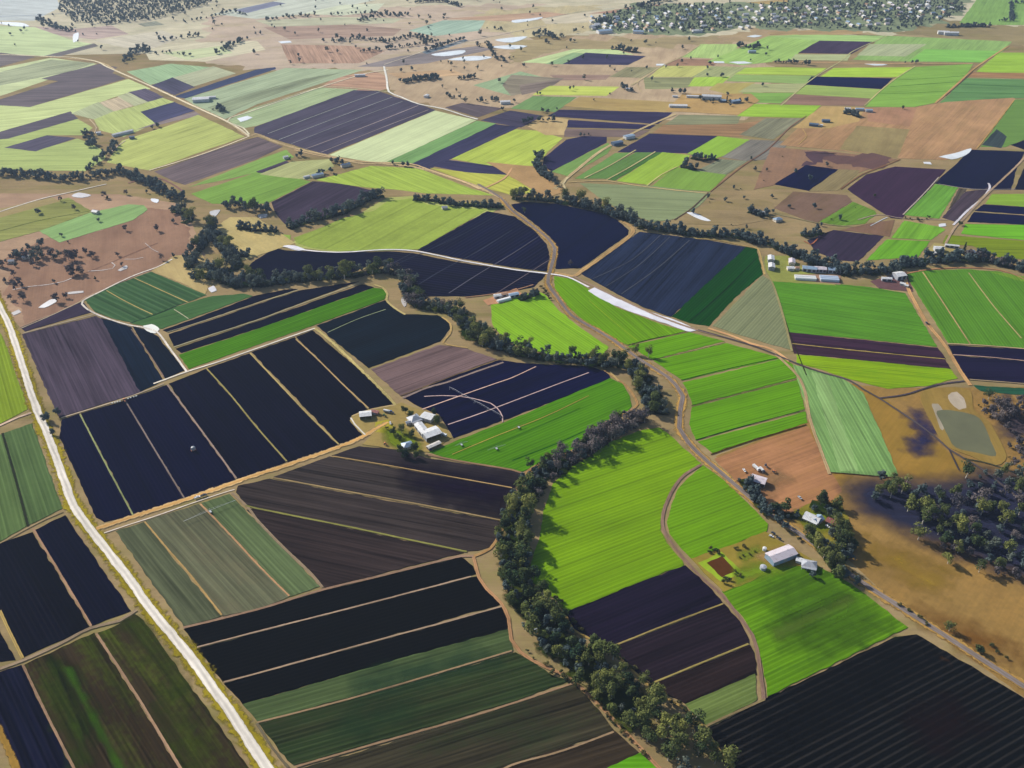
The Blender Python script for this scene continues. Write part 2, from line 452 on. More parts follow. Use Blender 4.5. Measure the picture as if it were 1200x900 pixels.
def build_lines(text):
    rows = []
    for ln in text.strip().splitlines():
        if ln.startswith('#') or '|' not in ln: continue
        head, pts = ln.split('|'); wd = head.split()
        rows.append((wd[0], [float(v) for v in wd[1].split(',')], float(wd[2]), [tuple(float(v) for v in p.split(',')) for p in pts.split()]))
    order = {'creek': 0, 'verge': 1, 'ditch': 2, 'wheel_track': 3, 'farm_track': 4, 'dirt_road': 5, 'gravel_road': 6, 'road': 7}
    rows.sort(key=lambda r: order[r[0]])
    for nm, rgb, wdt, px in rows:
        k = len(px)//2
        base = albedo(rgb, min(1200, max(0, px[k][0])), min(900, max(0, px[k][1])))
        P = [ground(x, y) for x, y in px]
        d = P[-1]-P[0]
        mt = field_mat(nm, base, math.atan2(d.y, d.x), .12, None, 0, 8, 0, {'verge': .55, 'farm_track': .4}.get(nm, .25),
                       {'verge': (1.0, .06, 0), 'farm_track': (.55, .10 if wdt >= 4 else 0, 0), 'road': (.35, .14, 0), 'gravel_road': (.4, .06, 0), 'ditch': (.9, 0, 0), 'creek': (1.1, 0, 0)}.get(nm, (.6, 0, 0)))
        if nm == 'farm_track' and (P[0].y + P[-1].y)/2 < 1300: wdt *= .85
        wdt *= {'verge': .82, 'road': 1.0}.get(nm, .95)
        ribbon(nm, rgb, wdt, P, next_z(), mt)

FIELDS = '''
# ---------- broad grass ground cover (lowest) ----------
g 180,150,128 pn=1 | -240,225 140,228 215,240 240,300 205,305 95,352 25,385 -5,345 -240,360
g 160,128,112 pn=1 rough=1 | 60,280 115,270 170,245 215,245 225,300 160,322 100,350 30,380 0,340 0,310
g 150,120,78 pn=1 | 945,495 985,450 1040,455 1130,455 1440,450 1260,860 1200,815 1060,715 990,650 905,600 840,535
g 166,120,90 s=.15 pn=1 d=840,535,940,500 | 838,538 880,522 945,500 952,506 985,575 975,585 965,590 935,601 905,602 872,572
g 152,120,68 pn=1 | 950,505 1000,450 1040,470 1075,500 1110,530 1130,545 1128,562 1055,560 1000,556 985,570
g 200,182,160 pn=1 | -240,-70 1300,-70 1300,40 900,45 600,40 300,60 -240,70
g 192,166,150 pn=1 rough=1 | 240,20 420,8 640,5 640,40 560,75 450,85 300,80 240,72
g 190,170,142 pn=1 rough=1 | 560,12 700,6 690,40 610,44 560,30
g 190,162,138 pn=1 rough=1 | 440,78 560,50 640,52 700,40 900,44 900,135 760,140 700,125 640,125 560,128 510,125 455,108
g 174,152,126 pn=1 rough=1 | 600,48 720,46 860,42 900,40 1020,40 1440,46 1440,62 1190,52 1000,42 820,52 650,62 600,75
g 178,150,128 pn=1 rough=1 | 815,50 900,28 940,38 900,44 850,52
g 158,138,120 pn=1 rough=1 | 1050,38 1100,22 1135,28 1190,30 1440,35 1440,62 1190,52 1100,44
c 176,178,150 | -240,-30 60,-12 70,8 40,24 0,24 -240,22
p 176,150,140 | 20,30 90,34 130,30 150,40 110,46 60,40
c 190,180,140 | 110,48 150,42 190,36 210,44 180,56 150,56
c 196,186,140 | 170,58 240,50 300,48 310,58 240,72 176,70
c 184,188,130 | 190,62 260,54 272,62 220,70
p 128,120,128 | 162,28 182,25 192,29 170,31
c 184,186,150 | 250,16 330,0 420,-8 440,0 360,16 300,22
c 194,196,150 | 355,16 400,6 450,4 440,14 400,18
p 130,124,140 | 275,12 320,2 334,4 290,15
p 170,140,128 | 310,32 400,28 470,34 460,42 340,46
c 178,176,130 | 300,24 400,20 470,22 460,27 320,31
c 156,176,140 | 480,36 520,24 568,24 560,36 510,42
p 186,150,132 | 520,22 640,14 690,20 600,25
p 130,116,130 | 420,78 470,66 560,54 575,58 500,74 455,78
p 176,140,124 | 330,52 410,54 450,60 420,74 340,74
p 196,160,130 | 455,86 530,82 545,88 470,92
c 150,170,120 | 556,100 610,84 640,92 600,112
p 186,146,126 | 375,103 395,90 440,84 452,90 452,104 440,107
p 110,116,140 | 495,61 545,46 548,48 500,63
c 190,180,140 | 635,22 700,12 712,18 690,26 640,28
p 170,132,122 | 690,16 760,6 800,4 760,14
p 186,156,120 | 840,6 960,-4 960,4 850,12
c 196,190,140 | 870,14 900,12 905,18 880,20
c 176,176,130 | 1080,28 1096,20 1102,24 1090,32
p 176,146,120 | 900,38 1010,32 1010,40 905,42
# ---------- far upper left ----------
c 178,188,122 | -240,20 40,32 85,48 110,52 60,66 0,62 -240,60
c 186,192,128 | -240,70 0,80 60,68 112,75 60,92 0,112 -240,128
p 92,86,108 | 51,66 110,51 114,54 62,68
p 90,82,104 | -240,60 0,62 40,67 0,78 -240,86
p 160,158,128 | 0,85 60,70 110,74 80,84 0,100
p 88,80,104 | -240,128 0,117 70,95 50,92 117,75 136,79 130,86 146,92 35,125 0,124 -240,130
c 188,196,122 | -240,145 0,124 35,126 150,93 175,104 150,108 115,120 85,133 0,163 -240,180
p 86,80,105 | -240,172 0,155 82,131 90,139 10,162 -20,168
c 168,180,104 | -240,185 10,163 90,140 107,150 97,158 55,158 7,173 40,178 90,163 98,166 118,176 122,186 100,200 0,198 -240,200
p 80,76,105 | 55,159 87,162 42,177 7,173
p 190,168,142 | 116,121 139,114 156,124 132,131
c 165,170,120 | 85,133 115,120 132,131 112,140
c 175,176,125 | 139,113 152,108 174,119 158,124
p 82,76,108 | 152,108 170,104 191,114 174,119
c 175,184,105 | 112,140 134,131 158,125 190,115 204,120 166,131 182,144 145,160 118,152
p 66,66,104 | 166,131 204,120 227,130 182,144
p 130,112,125 | 182,145 228,131 234,135 160,152
c 176,182,100 | 127,190 145,165 192,150 232,135 285,160 175,199
c 150,174,118 | 150,84 200,75 245,79 205,91 177,99
p 72,70,104 | 179,100 202,91 227,102 205,111
c 170,172,125 | 204,91 250,78 275,86 227,101
p 60,66,105 | 205,113 300,82 322,79 322,81 217,115
c 158,170,124 | 217,116 300,91 335,80 425,82 300,122 262,140 238,128
p 128,130,120 | 245,126 300,108 360,92 400,85 300,118 262,134
c 160,174,120 | 268,141 300,126 377,103 418,105 377,121 300,147 285,150
p 105,92,106 | 183,201 290,164 302,161 330,172 300,186 217,216 205,212
c 132,170,82 s=.15 | 222,219 300,189 335,176 343,184 300,202
p 76,68,92 | 302,201 335,189 340,192 306,204
c 126,166,76 s=.2 | 226,227 300,203 325,204 362,213 312,238 250,238
p 70,62,82 | 367,213 400,216 438,224 420,235 395,245 375,257 335,262 325,250 320,237
c 170,172,112 | 306,204 342,190 385,187 390,195 362,210 330,207
p 74,70,96 s=.25 | 300,149 415,106 442,107 472,117 509,129 382,181 300,156
c 198,206,148 s=.12 | 386,182 510,130 557,141 450,191
c 122,164,92 | 452,191 559,142 580,145 482,192
p 64,62,92 | 484,192 581,146 607,149 500,199
p 96,86,102 | 523,126 542,121 588,127 560,137
p 70,66,92 | 565,141 598,130 636,136 610,149
c 176,190,84 | 531,186 605,152 632,154 658,162 640,178 625,195 600,197 570,193
p 65,62,92 | 511,195 525,188 600,198 626,204 630,209 555,203
c 182,182,84 | 505,197 550,203 600,206 630,210 645,215 646,224 600,228 570,220
c 162,182,80 | 372,211 435,195 490,198 552,222 580,229 500,226 470,222 430,219
g 176,178,110 s=.1 | 345,283 380,266 420,252 440,240 455,232 485,230 500,236 590,240 575,250 480,275 400,296 350,290
g 140,142,124 pn=1 rough=1 | 690,36 700,22 745,5 800,5 850,3 900,5 950,-3 1000,-8 1130,-8 1134,12 1090,31 1040,38 960,35 905,35 880,30 830,41 760,41
# ---------- far upper middle ----------
c 186,202,132 | 612,73 672,58 720,58 742,64 688,63 660,75
c 140,165,110 | 640,75 672,62 688,63 660,75
p 66,64,96 | 660,75 687,62 756,66 735,76
p 138,130,112 | 715,90 735,79 772,79 750,91
p 145,118,118 | 645,88 715,88 709,93 655,94
p 150,135,122 | 590,100 600,88 660,92 640,104 600,112
p 128,112,116 | 610,100 660,92 640,104 612,111
c 188,198,92 | 625,111 645,101 725,102 710,112
c 116,152,86 | 600,127 625,113 675,114 650,131
g 178,150,108 pn=1 | 662,124 680,114 790,120 800,130 760,133
p 62,58,88 | 643,136 657,129 787,132 770,145
p 62,58,90 | 662,149 666,141 767,147 760,151
p 122,104,108 | 662,151 760,153 747,160 662,160
g 196,166,126 pn=1 | 620,148 640,137 665,140 660,158 640,158
p 58,55,84 s=.15 | 637,195 639,185 665,164 685,160 710,161 709,167 647,200
c 122,152,82 s=.15 | 648,201 712,168 715,172 710,180 665,206
p 62,58,88 s=.15 | 725,178 762,157 842,160 805,179
c 112,152,78 s=.12 | 675,209 722,180 740,179 685,209
c 104,142,74 s=.12 | 689,209 746,179 765,179 710,209
c 84,124,64 s=.12 | 713,210 767,179 776,179 720,211
c 152,180,72 s=.12 | 724,212 777,179 807,182 805,187 760,216
c 128,165,74 s=.12 | 765,219 792,196 815,200 850,205 832,224
c 142,176,70 s=.12 | 807,180 842,160 877,164 847,182 835,186 817,182
p 124,118,116 | 847,184 881,164 925,166 905,186 874,188
p 126,128,112 | 818,200 845,187 874,189 850,204
p 144,140,116 | 780,146 797,135 868,136 862,146
p 150,118,98 | 766,156 778,147 862,146 905,140 868,160
p 138,132,116 | 868,158 898,139 942,139 905,163
c 186,186,104 | 762,90 777,77 834,77 810,90
c 160,166,108 | 812,90 834,78 880,79 860,90
c 168,192,80 | 862,87 875,80 900,79 968,80 955,88
p 150,145,116 | 757,104 755,91 817,91 807,102 780,104
c 166,196,80 | 807,101 815,91 855,90 842,101
c 140,164,92 | 852,95 862,88 955,89 945,98
g 186,165,115 | 832,105 842,98 884,97 862,113
c 165,168,112 | 866,108 882,99 945,98 932,108
c 128,170,80 | 862,119 872,109 932,109 915,121
c 150,190,70 | 865,136 877,122 961,124 945,138
c 166,190,108 | 800,67 822,52 865,52 857,69
p 160,124,112 | 780,77 792,69 845,70 835,77
# ---------- far upper right ----------
c 152,182,96 | 830,72 900,43 932,41 1000,43 960,48 935,62 925,70 870,76
c 158,188,108 | 900,42 960,41 1035,42 1025,49 962,48
p 78,70,94 | 936,62 961,48 1022,49 997,63
c 168,176,120 | 927,70 933,64 996,64 992,71
c 140,176,96 | 1000,70 1037,42 1102,45 1185,49 1175,59 1150,73 1062,72
c 166,174,126 | 1005,65 1020,52 1085,52 1060,66
c 132,190,88 | 1066,71 1085,58 1172,60 1150,73
c 166,196,76 | 978,80 1068,79 1055,90 962,90
p 40,38,78 | 945,99 952,90 1045,92 1032,104
c 150,170,90 | 932,110 946,100 1031,105 1020,115
p 140,112,106 | 915,122 929,111 1019,116 1010,124
c 132,176,78 s=.15 d=1050,94,1130,89 | 1015,125 1032,107 1052,91 1072,79 1140,75 1132,86 1095,120 1070,125
c 150,190,74 | 1145,84 1172,62 1440,62 1440,88 1200,87
p 165,126,106 | 1135,90 1140,85 1440,89 1440,97
c 106,148,86 s=.2 d=1140,100,1240,102 | 1102,121 1132,92 1440,98 1440,115 1190,115 1150,116
g 180,140,114 pn=1 s=.12 | 1014,127 1075,126 1110,120 1187,115 1191,117 1145,172 1140,178 1107,187 1050,185 987,176 915,170 935,152 962,132
g 178,134,116 pn=1 | 1018,127 1074,127 1065,148 1018,142
g 160,140,108 pn=1 | 985,175 1005,148 1065,152 1050,185
g 192,158,116 pn=1 | 930,150 948,137 965,125 1012,126 1005,142 970,150
c 112,142,76 s=.1 | 1150,172 1191,117 1440,115 1440,160 1200,163 1177,172
p 72,80,86 | 1152,170 1168,152 1178,160 1172,173
p 30,42,66 s=.15 d=1140,175,1097,215 | 1097,215 1140,176 1200,178 1190,195 1183,222 1140,221
p 42,38,66 | 1186,170 1210,162 1440,165 1440,178 1215,180
p 35,38,62 | 1190,222 1205,190 1440,190 1440,228
g 150,118,104 pn=1 | 884,222 905,173 980,179 1050,187 1020,197 1005,202 950,205
g 100,80,92 rough=1 | 938,187 955,177 985,180 975,190 950,193
g 116,90,94 rough=1 | 978,190 1000,181 1040,184 1030,194 1000,196
p 28,36,66 | 909,216 945,194 981,199 947,223
c 142,128,90 | 949,224 984,199 1007,200 980,223
p 74,58,78 s=.15 | 995,222 1017,205 1050,196 1107,199 1085,224 1055,256 1045,255 1000,226
g 134,108,100 pn=1 | 908,244 930,225 992,229 998,236 956,262
c 112,150,66 | 961,260 1000,237 1024,247 1026,251 1012,262 982,265
c 112,166,70 | 1060,252 1097,216 1122,220 1103,250 1100,256
p 95,88,84 | 1111,246 1124,221 1132,222 1118,240
p 84,74,86 | 1105,255 1132,225 1155,222 1165,215 1120,260
c 122,176,66 | 1045,279 1060,259 1100,266 1107,269 1090,281
c 112,170,60 | 1015,305 1040,281 1089,283 1075,301
p 70,60,78 s=.2 | 957,295 947,282 977,270 1035,277 1005,306 982,305
g 140,110,98 pn=1 | 985,270 1020,262 1048,258 1042,277 1002,271
c 138,176,70 | 1155,239 1163,228 1440,226 1440,243 1200,242
p 40,42,70 | 1143,247 1153,240 1200,243 1440,244 1440,252 1200,251
p 40,42,68 | 1134,260 1142,249 1200,253 1440,254 1440,264 1200,263
c 116,182,60 s=.15 | 1127,274 1132,263 1440,268 1440,284 1200,281
c 126,142,56 s=.15 | 1105,285 1110,276 1200,283 1440,287 1440,308 1200,304 1170,301 1140,288
c 130,168,90 | 1125,27 1150,-6 1300,-10 1300,30 1165,29
c 140,150,106 s=.15 | 680,215 760,218 832,226 820,240 795,256 765,260 735,250 708,235
g 158,136,108 pn=1 | 832,240 870,228 905,238 908,256 862,264 790,262 800,252
# ---------- middle band ----------
c 152,168,80 s=.1 pn=1 | 350,285 345,279 370,270 400,257 440,247 455,236 485,233 500,240 540,244 570,246 490,292 440,294 400,294 365,290
c 148,172,82 | 262,275 300,273 340,276 340,281 300,282 265,281
p 38,36,58 s=.2 | 296,308 322,291 335,294 400,297 455,295 448,312 425,313 400,325 350,330 280,330
p 30,42,62 r=7,.35 | 571,248 602,254 625,270 640,287 643,300 640,318 600,313 537,302 490,293
p 28,40,58 r=7,.35 | 455,295 483,297 537,308 600,317 639,322 625,336 598,342 545,347 500,347 480,330 472,318 450,312
p 38,42,64 s=.12 | 600,240 615,237 650,239 675,244 707,250 720,256 736,270 735,275 680,314 652,315 654,295 645,277 625,260 605,246
p 54,56,76 s=.3 d=745,273,690,325 | 750,272 790,277 830,282 874,290 786,371 755,360 725,345 682,321
c 24,86,42 s=.15 d=875,290,788,371 | 875,290 886,292 893,321 862,347 830,382 808,378 788,371
c 132,136,102 s=.12 d=893,322,834,381 | 894,323 905,331 915,365 927,410 900,402 870,393 836,382
c 136,184,58 s=.1 d=600,352,690,410 | 576,358 600,348 632,343 637,345 655,365 680,385 712,407 705,416 670,419 640,414 610,406 590,396 578,380
c 112,160,48 p=98,140,44,.35 s=.15 d=690,340,760,400 | 650,324 672,328 690,340 720,360 775,381 803,388 736,404 720,398 695,383 675,367 660,352 651,337
c 108,162,42 p=96,142,38,.3 s=.15 | 737,406 808,390 848,400 764,421 750,412
c 106,160,40 p=94,140,38,.3 s=.15 | 767,423 852,403 900,416 912,420 800,445
c 104,158,38 p=90,138,36,.3 s=.15 | 801,449 915,421 928,427 932,443 812,474 807,458
c 104,158,38 p=90,138,36,.3 s=.15 | 812,478 934,446 942,479 816,515 809,497
c 104,158,40 p=90,138,36,.3 s=.15 | 819,518 943,483 945,495 880,515 835,530
c 130,164,98 s=.2 d=940,440,1000,555 | 930,428 960,437 985,443 1010,460 1030,505 1051,556 1048,558 1000,555 972,553 950,490
c 142,172,108 s=.2 d=950,440,1010,555 | 952,437 968,441 1005,552 985,552
c 96,150,58 s=.2 d=910,350,1080,375 | 906,330 935,329 1020,337 1060,344 1097,406 1000,396 924,389 915,360
p 72,52,68 | 924,390 1098,408 1107,420 929,402
p 72,52,66 | 929,404 1107,422 1113,432 931,414
c 138,168,34 s=.25 p=90,150,50,.5 d=935,418,1110,434 | 934,416 1060,428 1113,433 1121,443 1085,452 1040,455 1000,445 960,432 935,425
c 96,146,60 s=.1 d=1081,319,1137,404 | 1062,322 1082,318 1132,316 1172,319 1200,329 1440,360 1440,415 1200,408 1112,402
c 118,158,64 s=.1 d=1165,320,1200,360 | 1160,319 1180,321 1440,370 1440,400
p 50,42,62 | 1112,405 1200,410 1440,413 1440,424 1200,422 1117,415
p 50,42,62 | 1118,417 1200,424 1440,427 1440,455 1200,450 1135,445
c 56,92,72 | 1142,452 1200,456 1440,458 1440,470 1200,463 1150,458
# left middle
g 150,150,98 s=.15 | -240,262 0,252 60,237 80,232 107,248 45,271 0,283 -240,300
g 170,150,112 pn=1 | -240,250 0,245 60,232 70,236 0,255 -240,268
c 146,176,110 s=.12 | 47,271 105,250 150,240 168,241 172,246 155,258 115,270 70,284
g 192,170,124 pn=1 | 178,318 205,300 235,297 250,320 240,345 215,332
g 190,170,122 pn=1 | 255,265 270,255 300,255 345,285 300,300 270,310 262,285
c 82,108,78 r=9,.22 d=157,326,221,355 | 101,352 120,341 160,325 177,319 210,333 241,346 207,358 155,378 130,372 112,365
c 86,116,76 s=.2 d=160,378,285,346 | 155,379 207,360 247,348 285,345 295,347 220,374 190,385 172,382
p 38,34,56 s=.2 | 192,387 240,370 300,347 335,340 348,339 300,354 197,389
p 40,36,56 s=.2 | 199,392 300,358 352,341 420,330 300,374 204,405
p 38,34,54 s=.2 | 207,409 300,378 424,334 437,337 300,385 213,413
c 84,134,50 s=.2 | 211,416 300,387 438,338 448,339 452,345 449,351 367,381 300,404 222,432
c 36,52,58 s=.3 d=372,385,460,355 | 372,382 452,352 462,361 475,369 512,370 525,377 526,385 515,400 432,431
p 122,102,104 s=.25 d=470,462,580,421 | 436,433 515,405 545,409 581,421 507,448 475,463 470,464
p 30,36,58 s=.3 d=478,470,600,425 | 476,467 510,449 585,423 620,427 690,430 712,437 715,444 698,450 600,488 532,513 525,500 515,485 490,475
c 88,142,38 s=.15 p=76,122,36,.3 d=503,530,697,452 | 503,530 600,492 697,452 715,444 728,450 737,465 739,476 733,483 708,496 697,502 690,514 680,523 660,530 632,543 612,552 560,544 530,538
p 74,66,82 s=.2 d=96,354,30,388 | 97,354 106,366 30,388 25,384
p 84,76,90 s=.35 d=27,392,68,489 | 27,392 112,371 118,374 160,450 165,459 70,489 48,440
p 48,48,62 s=.35 d=119,373,165,459 | 119,373 153,384 190,446 165,459 160,450
p 46,46,58 s=.3 d=158,384,200,440 | 156,383 171,387 183,394 215,434 194,443
c 134,152,62 s=.12 d=-5,400,15,470 | -240,330 -5,380 4,400 20,447 27,465 31,480 0,496 -240,525
c 94,112,74 s=.2 d=37,497,72,596 | 37,497 72,596 35,614 6,508
c 100,118,76 s=.2 d=2,510,31,616 | 2,510 31,616 0,634 -240,662 -240,522
p 14,24,54 s=.2 | 76,605 152,716 109,732 41,622
p 15,25,52 s=.25 | 37,625 104,735 28,769 -8,700 -50,662 0,638
p 18,26,52 | -5,735 17,773 -240,795 -240,690
# main black field strips
p 10,24,58 s=.1 | 74,492 92,486 154,604 123,611 114,606 71,512
p 12,26,56 s=.15 | 96,485 146,470 214,584 158,603
p 14,30,56 s=.15 | 148,469 195,452 275,562 218,583
p 24,36,52 s=.3 | 199,450 222,441 241,433 335,541 300,555 279,561
p 27,36,50 s=.25 | 244,432 292,415 395,522 338,541
p 28,34,48 s=.2 | 296,413 345,396 430,480 410,487 409,495 424,511 399,520
p 34,32,48 s=.2 | 348,395 366,388 436,447 461,473 434,480
# olive strips
c 98,102,78 r=4.2,.12 s=.3 | 137,623 168,613 258,722 216,733
c 108,108,84 p=116,104,82,.5 r=4.2,.12 s=.3 | 172,611 232,592 338,699 300,713 262,721
c 98,110,76 r=4.2,.12 s=.3 | 237,590 268,580 374,687 341,698
# brown-black strips under the farm
p 62,54,60 s=.3 d=391,535,600,571 | 421,524 465,527 500,538 600,553 611,556 602,571 390,534
p 70,62,64 s=.4 d=391,535,600,571 | 386,536 600,574 592,609 322,559
p 68,60,62 s=.4 d=316,562,590,613 | 316,562 590,613 576,640 560,644 545,645 292,594 278,577 280,570
p 62,54,57 s=.4 d=298,598,540,648 | 290,598 298,597 542,648 447,671 382,688 366,673
# blackest strips
p 11,16,40 s=.08 | 217,738 300,716 382,693 450,677 540,654 553,664 557,672 430,706 300,739 230,757
p 10,17,42 s=.08 | 232,761 300,744 430,710 558,677 565,685 573,695 585,708 445,747 300,788 262,798
p 9,14,38 s=.08 | 264,802 300,792 445,753 587,713 595,722 597,736 520,757 450,776 300,819 285,824
c 80,92,60 s=.35 d=303,845,598,760 | 286,826 450,779 597,738 598,755 600,762 490,793 303,845
c 58,68,46 s=.4 p=64,62,46,.5 d=306,849,604,766 | 306,849 490,800 604,766 625,778 650,795 664,798 600,821 532,842 345,895 338,890
p 62,60,52 s=.5 p=46,62,46,.5 d=352,902,674,803 | 352,902 532,850 674,803 690,822 718,856 600,893 540,912 380,935
p 60,54,48 s=.4 d=600,899,722,862 | 500,928 600,898 721,859 748,883 700,905 640,935
c 92,152,36 | 690,912 750,884 768,902 780,930 700,930
# bottom left mottled
p 60,56,50 s=.4 p=76,90,40,.75 d=158,721,287,898 | 158,721 167,728 287,898 305,928 230,928 116,742 140,733
p 60,55,50 s=.4 p=70,84,38,.7 d=110,743,210,900 | 110,743 226,928 100,928 29,780
p 38,42,58 s=.5 d=24,781,82,900 | 24,781 82,900 98,928 30,928 18,900 0,856 -40,800
# right lower bright greens
c 122,163,38 p=96,136,34,.35 s=.12 d=664,716,800,662 | 772,502 785,512 820,543 815,548 797,560 786,575 779,592 773,608 772,622 780,637 798,657 800,662 740,685 664,716 648,698 620,678 626,655 634,630 638,600 650,566 672,547 708,523 748,506
c 110,157,36 p=92,132,34,.35 s=.12 d=812,655,897,622 | 824,546 845,562 875,590 898,614 897,622 860,637 812,655 800,643 786,625 783,612 788,592 797,572 806,562
p 42,40,54 s=.35 d=714,757,842,702 | 665,718 740,688 803,664 818,677 842,702 845,706 714,757 695,748 672,735
p 47,44,53 s=.35 d=714,761,848,709 | 717,761 848,709 865,728 876,750 876,753 763,799 745,785
p 51,46,50 s=.35 d=767,803,878,757 | 767,803 878,757 882,765 885,790 806,825 785,815
c 108,122,68 s=.3 d=805,826,884,791 | 805,826 884,791 886,818 885,820 828,849 815,838
c 100,146,30 s=.25 p=76,108,32,.5 d=900,815,1062,735 | 848,694 880,682 900,672 930,664 955,664 983,677 1020,703 1062,735 1040,745 900,815 897,785 888,750 872,722
p 30,28,42 r=5.6,.34 s=.25 d=831,855,1050,748 | 1074,745 1130,778 1200,820 1260,856 1260,940 875,940 850,893 831,855 897,821 1050,748
b 80,112,40 like=c soft=26 m=.9 s=.3 name=thin_crop d=900,815,1062,735 | 915,690 960,676 1000,696 1035,728 1000,745 950,758 925,752 908,725
b 104,124,54 like=c soft=10 m=.6 s=.3 name=thin_crop d=900,815,1062,735 | 905,742 995,700 1000,703 908,750
b 66,80,34 soft=18 m=1.2 s=.35 name=weedy_growth d=60,790,100,880 | 60,780 72,778 100,840 108,890 92,895 78,840
b 74,110,36 soft=5 m=.6 s=.2 name=weedy_growth d=78,785,142,900 | 77,783 81,783 146,905 140,905
b 66,76,36 soft=18 m=1.2 s=.35 name=weedy_growth d=158,721,287,898 | 150,728 172,738 210,800 205,812 180,775
b 66,74,38 soft=18 m=1.3 s=.35 name=weedy_growth d=158,721,287,898 | 190,810 205,815 240,890 222,895
b 56,76,60 soft=22 m=.7 s=.3 d=303,845,598,760 name=thin_crop | 420,795 560,765 575,775 430,812
b 56,74,54 soft=22 m=.8 s=.3 d=303,845,598,760 name=thin_crop | 400,845 480,825 480,840 410,862
b 44,40,54 soft=30 m=.7 s=.3 d=391,535,600,571 name=damp_soil | 470,545 600,560 606,575 590,605 520,590 480,570
b 20,20,40 soft=26 m=.7 s=.3 d=831,855,1050,748 name=damp_soil | 1040,760 1090,768 1040,800 960,850 900,880 900,850
b 44,34,38 soft=26 m=.9 s=.3 d=831,855,1050,748 name=dry_soil | 1060,835 1120,820 1150,850 1090,880
b 160,124,92 soft=16 m=1.1 name=bare_soil | 890,555 910,550 925,560 900,580 885,575
b 150,122,60 soft=30 m=1 name=dry_grass | 1010,640 1060,650 1110,672 1090,690 1040,665
b 128,90,56 soft=30 m=1 name=dry_grass | 1080,720 1150,740 1190,770 1130,760
# farm yards
y 166,144,94 pn=1 | 433,482 462,475 470,472 500,483 520,497 530,513 503,530 490,529 465,527 425,521 440,505 425,510 410,493 413,487
y 172,160,70 pn=1 | 440,495 455,492 462,500 450,508 438,506
y 146,128,66 pn=1 | 810,655 860,638 897,623 915,635 950,655 960,664 930,664 900,668 880,682 848,694
y 148,170,60 | 818,660 845,647 868,668 860,676 845,682
y 92,62,48 pn=1 | 828,660 846,652 862,670 846,677
y 140,128,62 pn=1 | 930,600 950,590 985,590 1000,620 990,650 950,630
y 150,152,90 pn=1 | 897,300 925,300 945,318 965,325 980,335 905,330 895,312
y 160,130,115 pn=1 | 930,322 985,322 985,334 935,329
y 110,85,90 pn=1 | 1020,330 1062,318 1070,342 1030,338
y 165,150,105 pn=1 | 1080,300 1095,285 1120,288 1130,300 1110,303
y 186,140,112 pn=1 | 566,352 605,338 612,345 590,355 572,358
y 186,150,110 pn=1 | 780,130 800,110 880,110 890,118 865,135
y 182,146,110 pn=1 | 570,190 600,193 640,196 650,210 662,225 640,232
b 118,140,52 soft=9 m=1.2 name=garden_grass | 862,668 880,660 905,662 925,662 915,672 885,680 865,684
b 124,138,56 soft=8 m=1.2 name=garden_grass | 868,648 888,640 892,646 872,656
b 176,142,96 soft=7 m=1.1 name=bare_soil | 888,652 905,645 930,640 934,646 900,660
b 128,140,52 soft=8 m=1.2 name=garden_grass | 935,600 960,594 985,606 975,622 950,622 938,612
b 120,134,52 soft=7 m=1.2 name=garden_grass | 448,503 470,503 492,515 492,530 470,528 452,520
# burnt ground and its blotches
b 58,60,82 soft=24 m=.55 name=burnt_ground | 988,572 1000,560 1050,562 1100,562 1135,556 1150,548 1200,556 1440,560 1440,705 1200,682 1150,664 1090,640 1040,616 1002,600
b 60,60,90 soft=14 m=1.3 name=burnt_ground | 1062,520 1072,510 1092,508 1094,530 1075,535 1060,528
b 66,62,90 soft=14 m=1.4 name=burnt_ground | 1062,488 1080,480 1092,495 1100,512 1082,508 1066,498
b 90,80,88 soft=16 m=1.5 name=burnt_ground | 1165,490 1190,478 1215,500 1200,520 1175,510
b 70,64,80 soft=12 m=1.4 name=burnt_ground | 1168,470 1182,465 1196,482 1180,490
# bank of the dam
g 150,124,76 k=1 pn=1 | 1080,462 1110,455 1135,458 1140,480 1158,495 1178,535 1165,545 1140,535 1110,522 1095,500
g 184,168,152 k=1 pn=1 | 1112,464 1121,460 1129,470 1131,478 1124,480 1115,472
g 168,156,138 k=1 pn=1 | 1093,474 1099,474 1105,486 1104,504 1098,488
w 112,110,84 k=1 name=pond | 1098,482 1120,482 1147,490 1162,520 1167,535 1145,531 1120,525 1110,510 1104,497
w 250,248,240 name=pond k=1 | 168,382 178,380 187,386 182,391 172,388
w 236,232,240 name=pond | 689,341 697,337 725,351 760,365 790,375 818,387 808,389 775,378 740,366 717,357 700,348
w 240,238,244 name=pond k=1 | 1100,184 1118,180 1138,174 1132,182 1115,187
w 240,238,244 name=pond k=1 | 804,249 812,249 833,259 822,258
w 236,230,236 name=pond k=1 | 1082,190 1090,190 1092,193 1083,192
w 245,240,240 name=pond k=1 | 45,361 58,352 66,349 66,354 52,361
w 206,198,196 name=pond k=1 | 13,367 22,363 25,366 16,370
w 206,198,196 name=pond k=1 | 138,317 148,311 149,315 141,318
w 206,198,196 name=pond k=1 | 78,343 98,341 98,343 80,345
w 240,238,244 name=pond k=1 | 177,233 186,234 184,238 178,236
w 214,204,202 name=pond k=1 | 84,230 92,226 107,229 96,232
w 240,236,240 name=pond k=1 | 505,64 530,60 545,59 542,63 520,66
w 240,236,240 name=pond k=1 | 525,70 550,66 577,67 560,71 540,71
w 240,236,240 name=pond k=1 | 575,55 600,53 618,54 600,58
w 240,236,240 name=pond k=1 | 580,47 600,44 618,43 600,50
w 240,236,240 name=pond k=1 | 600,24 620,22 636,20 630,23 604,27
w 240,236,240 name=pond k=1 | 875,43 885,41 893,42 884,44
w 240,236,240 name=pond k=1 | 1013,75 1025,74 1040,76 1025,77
w 240,236,240 name=pond k=1 | 836,72 848,72 849,74 837,74
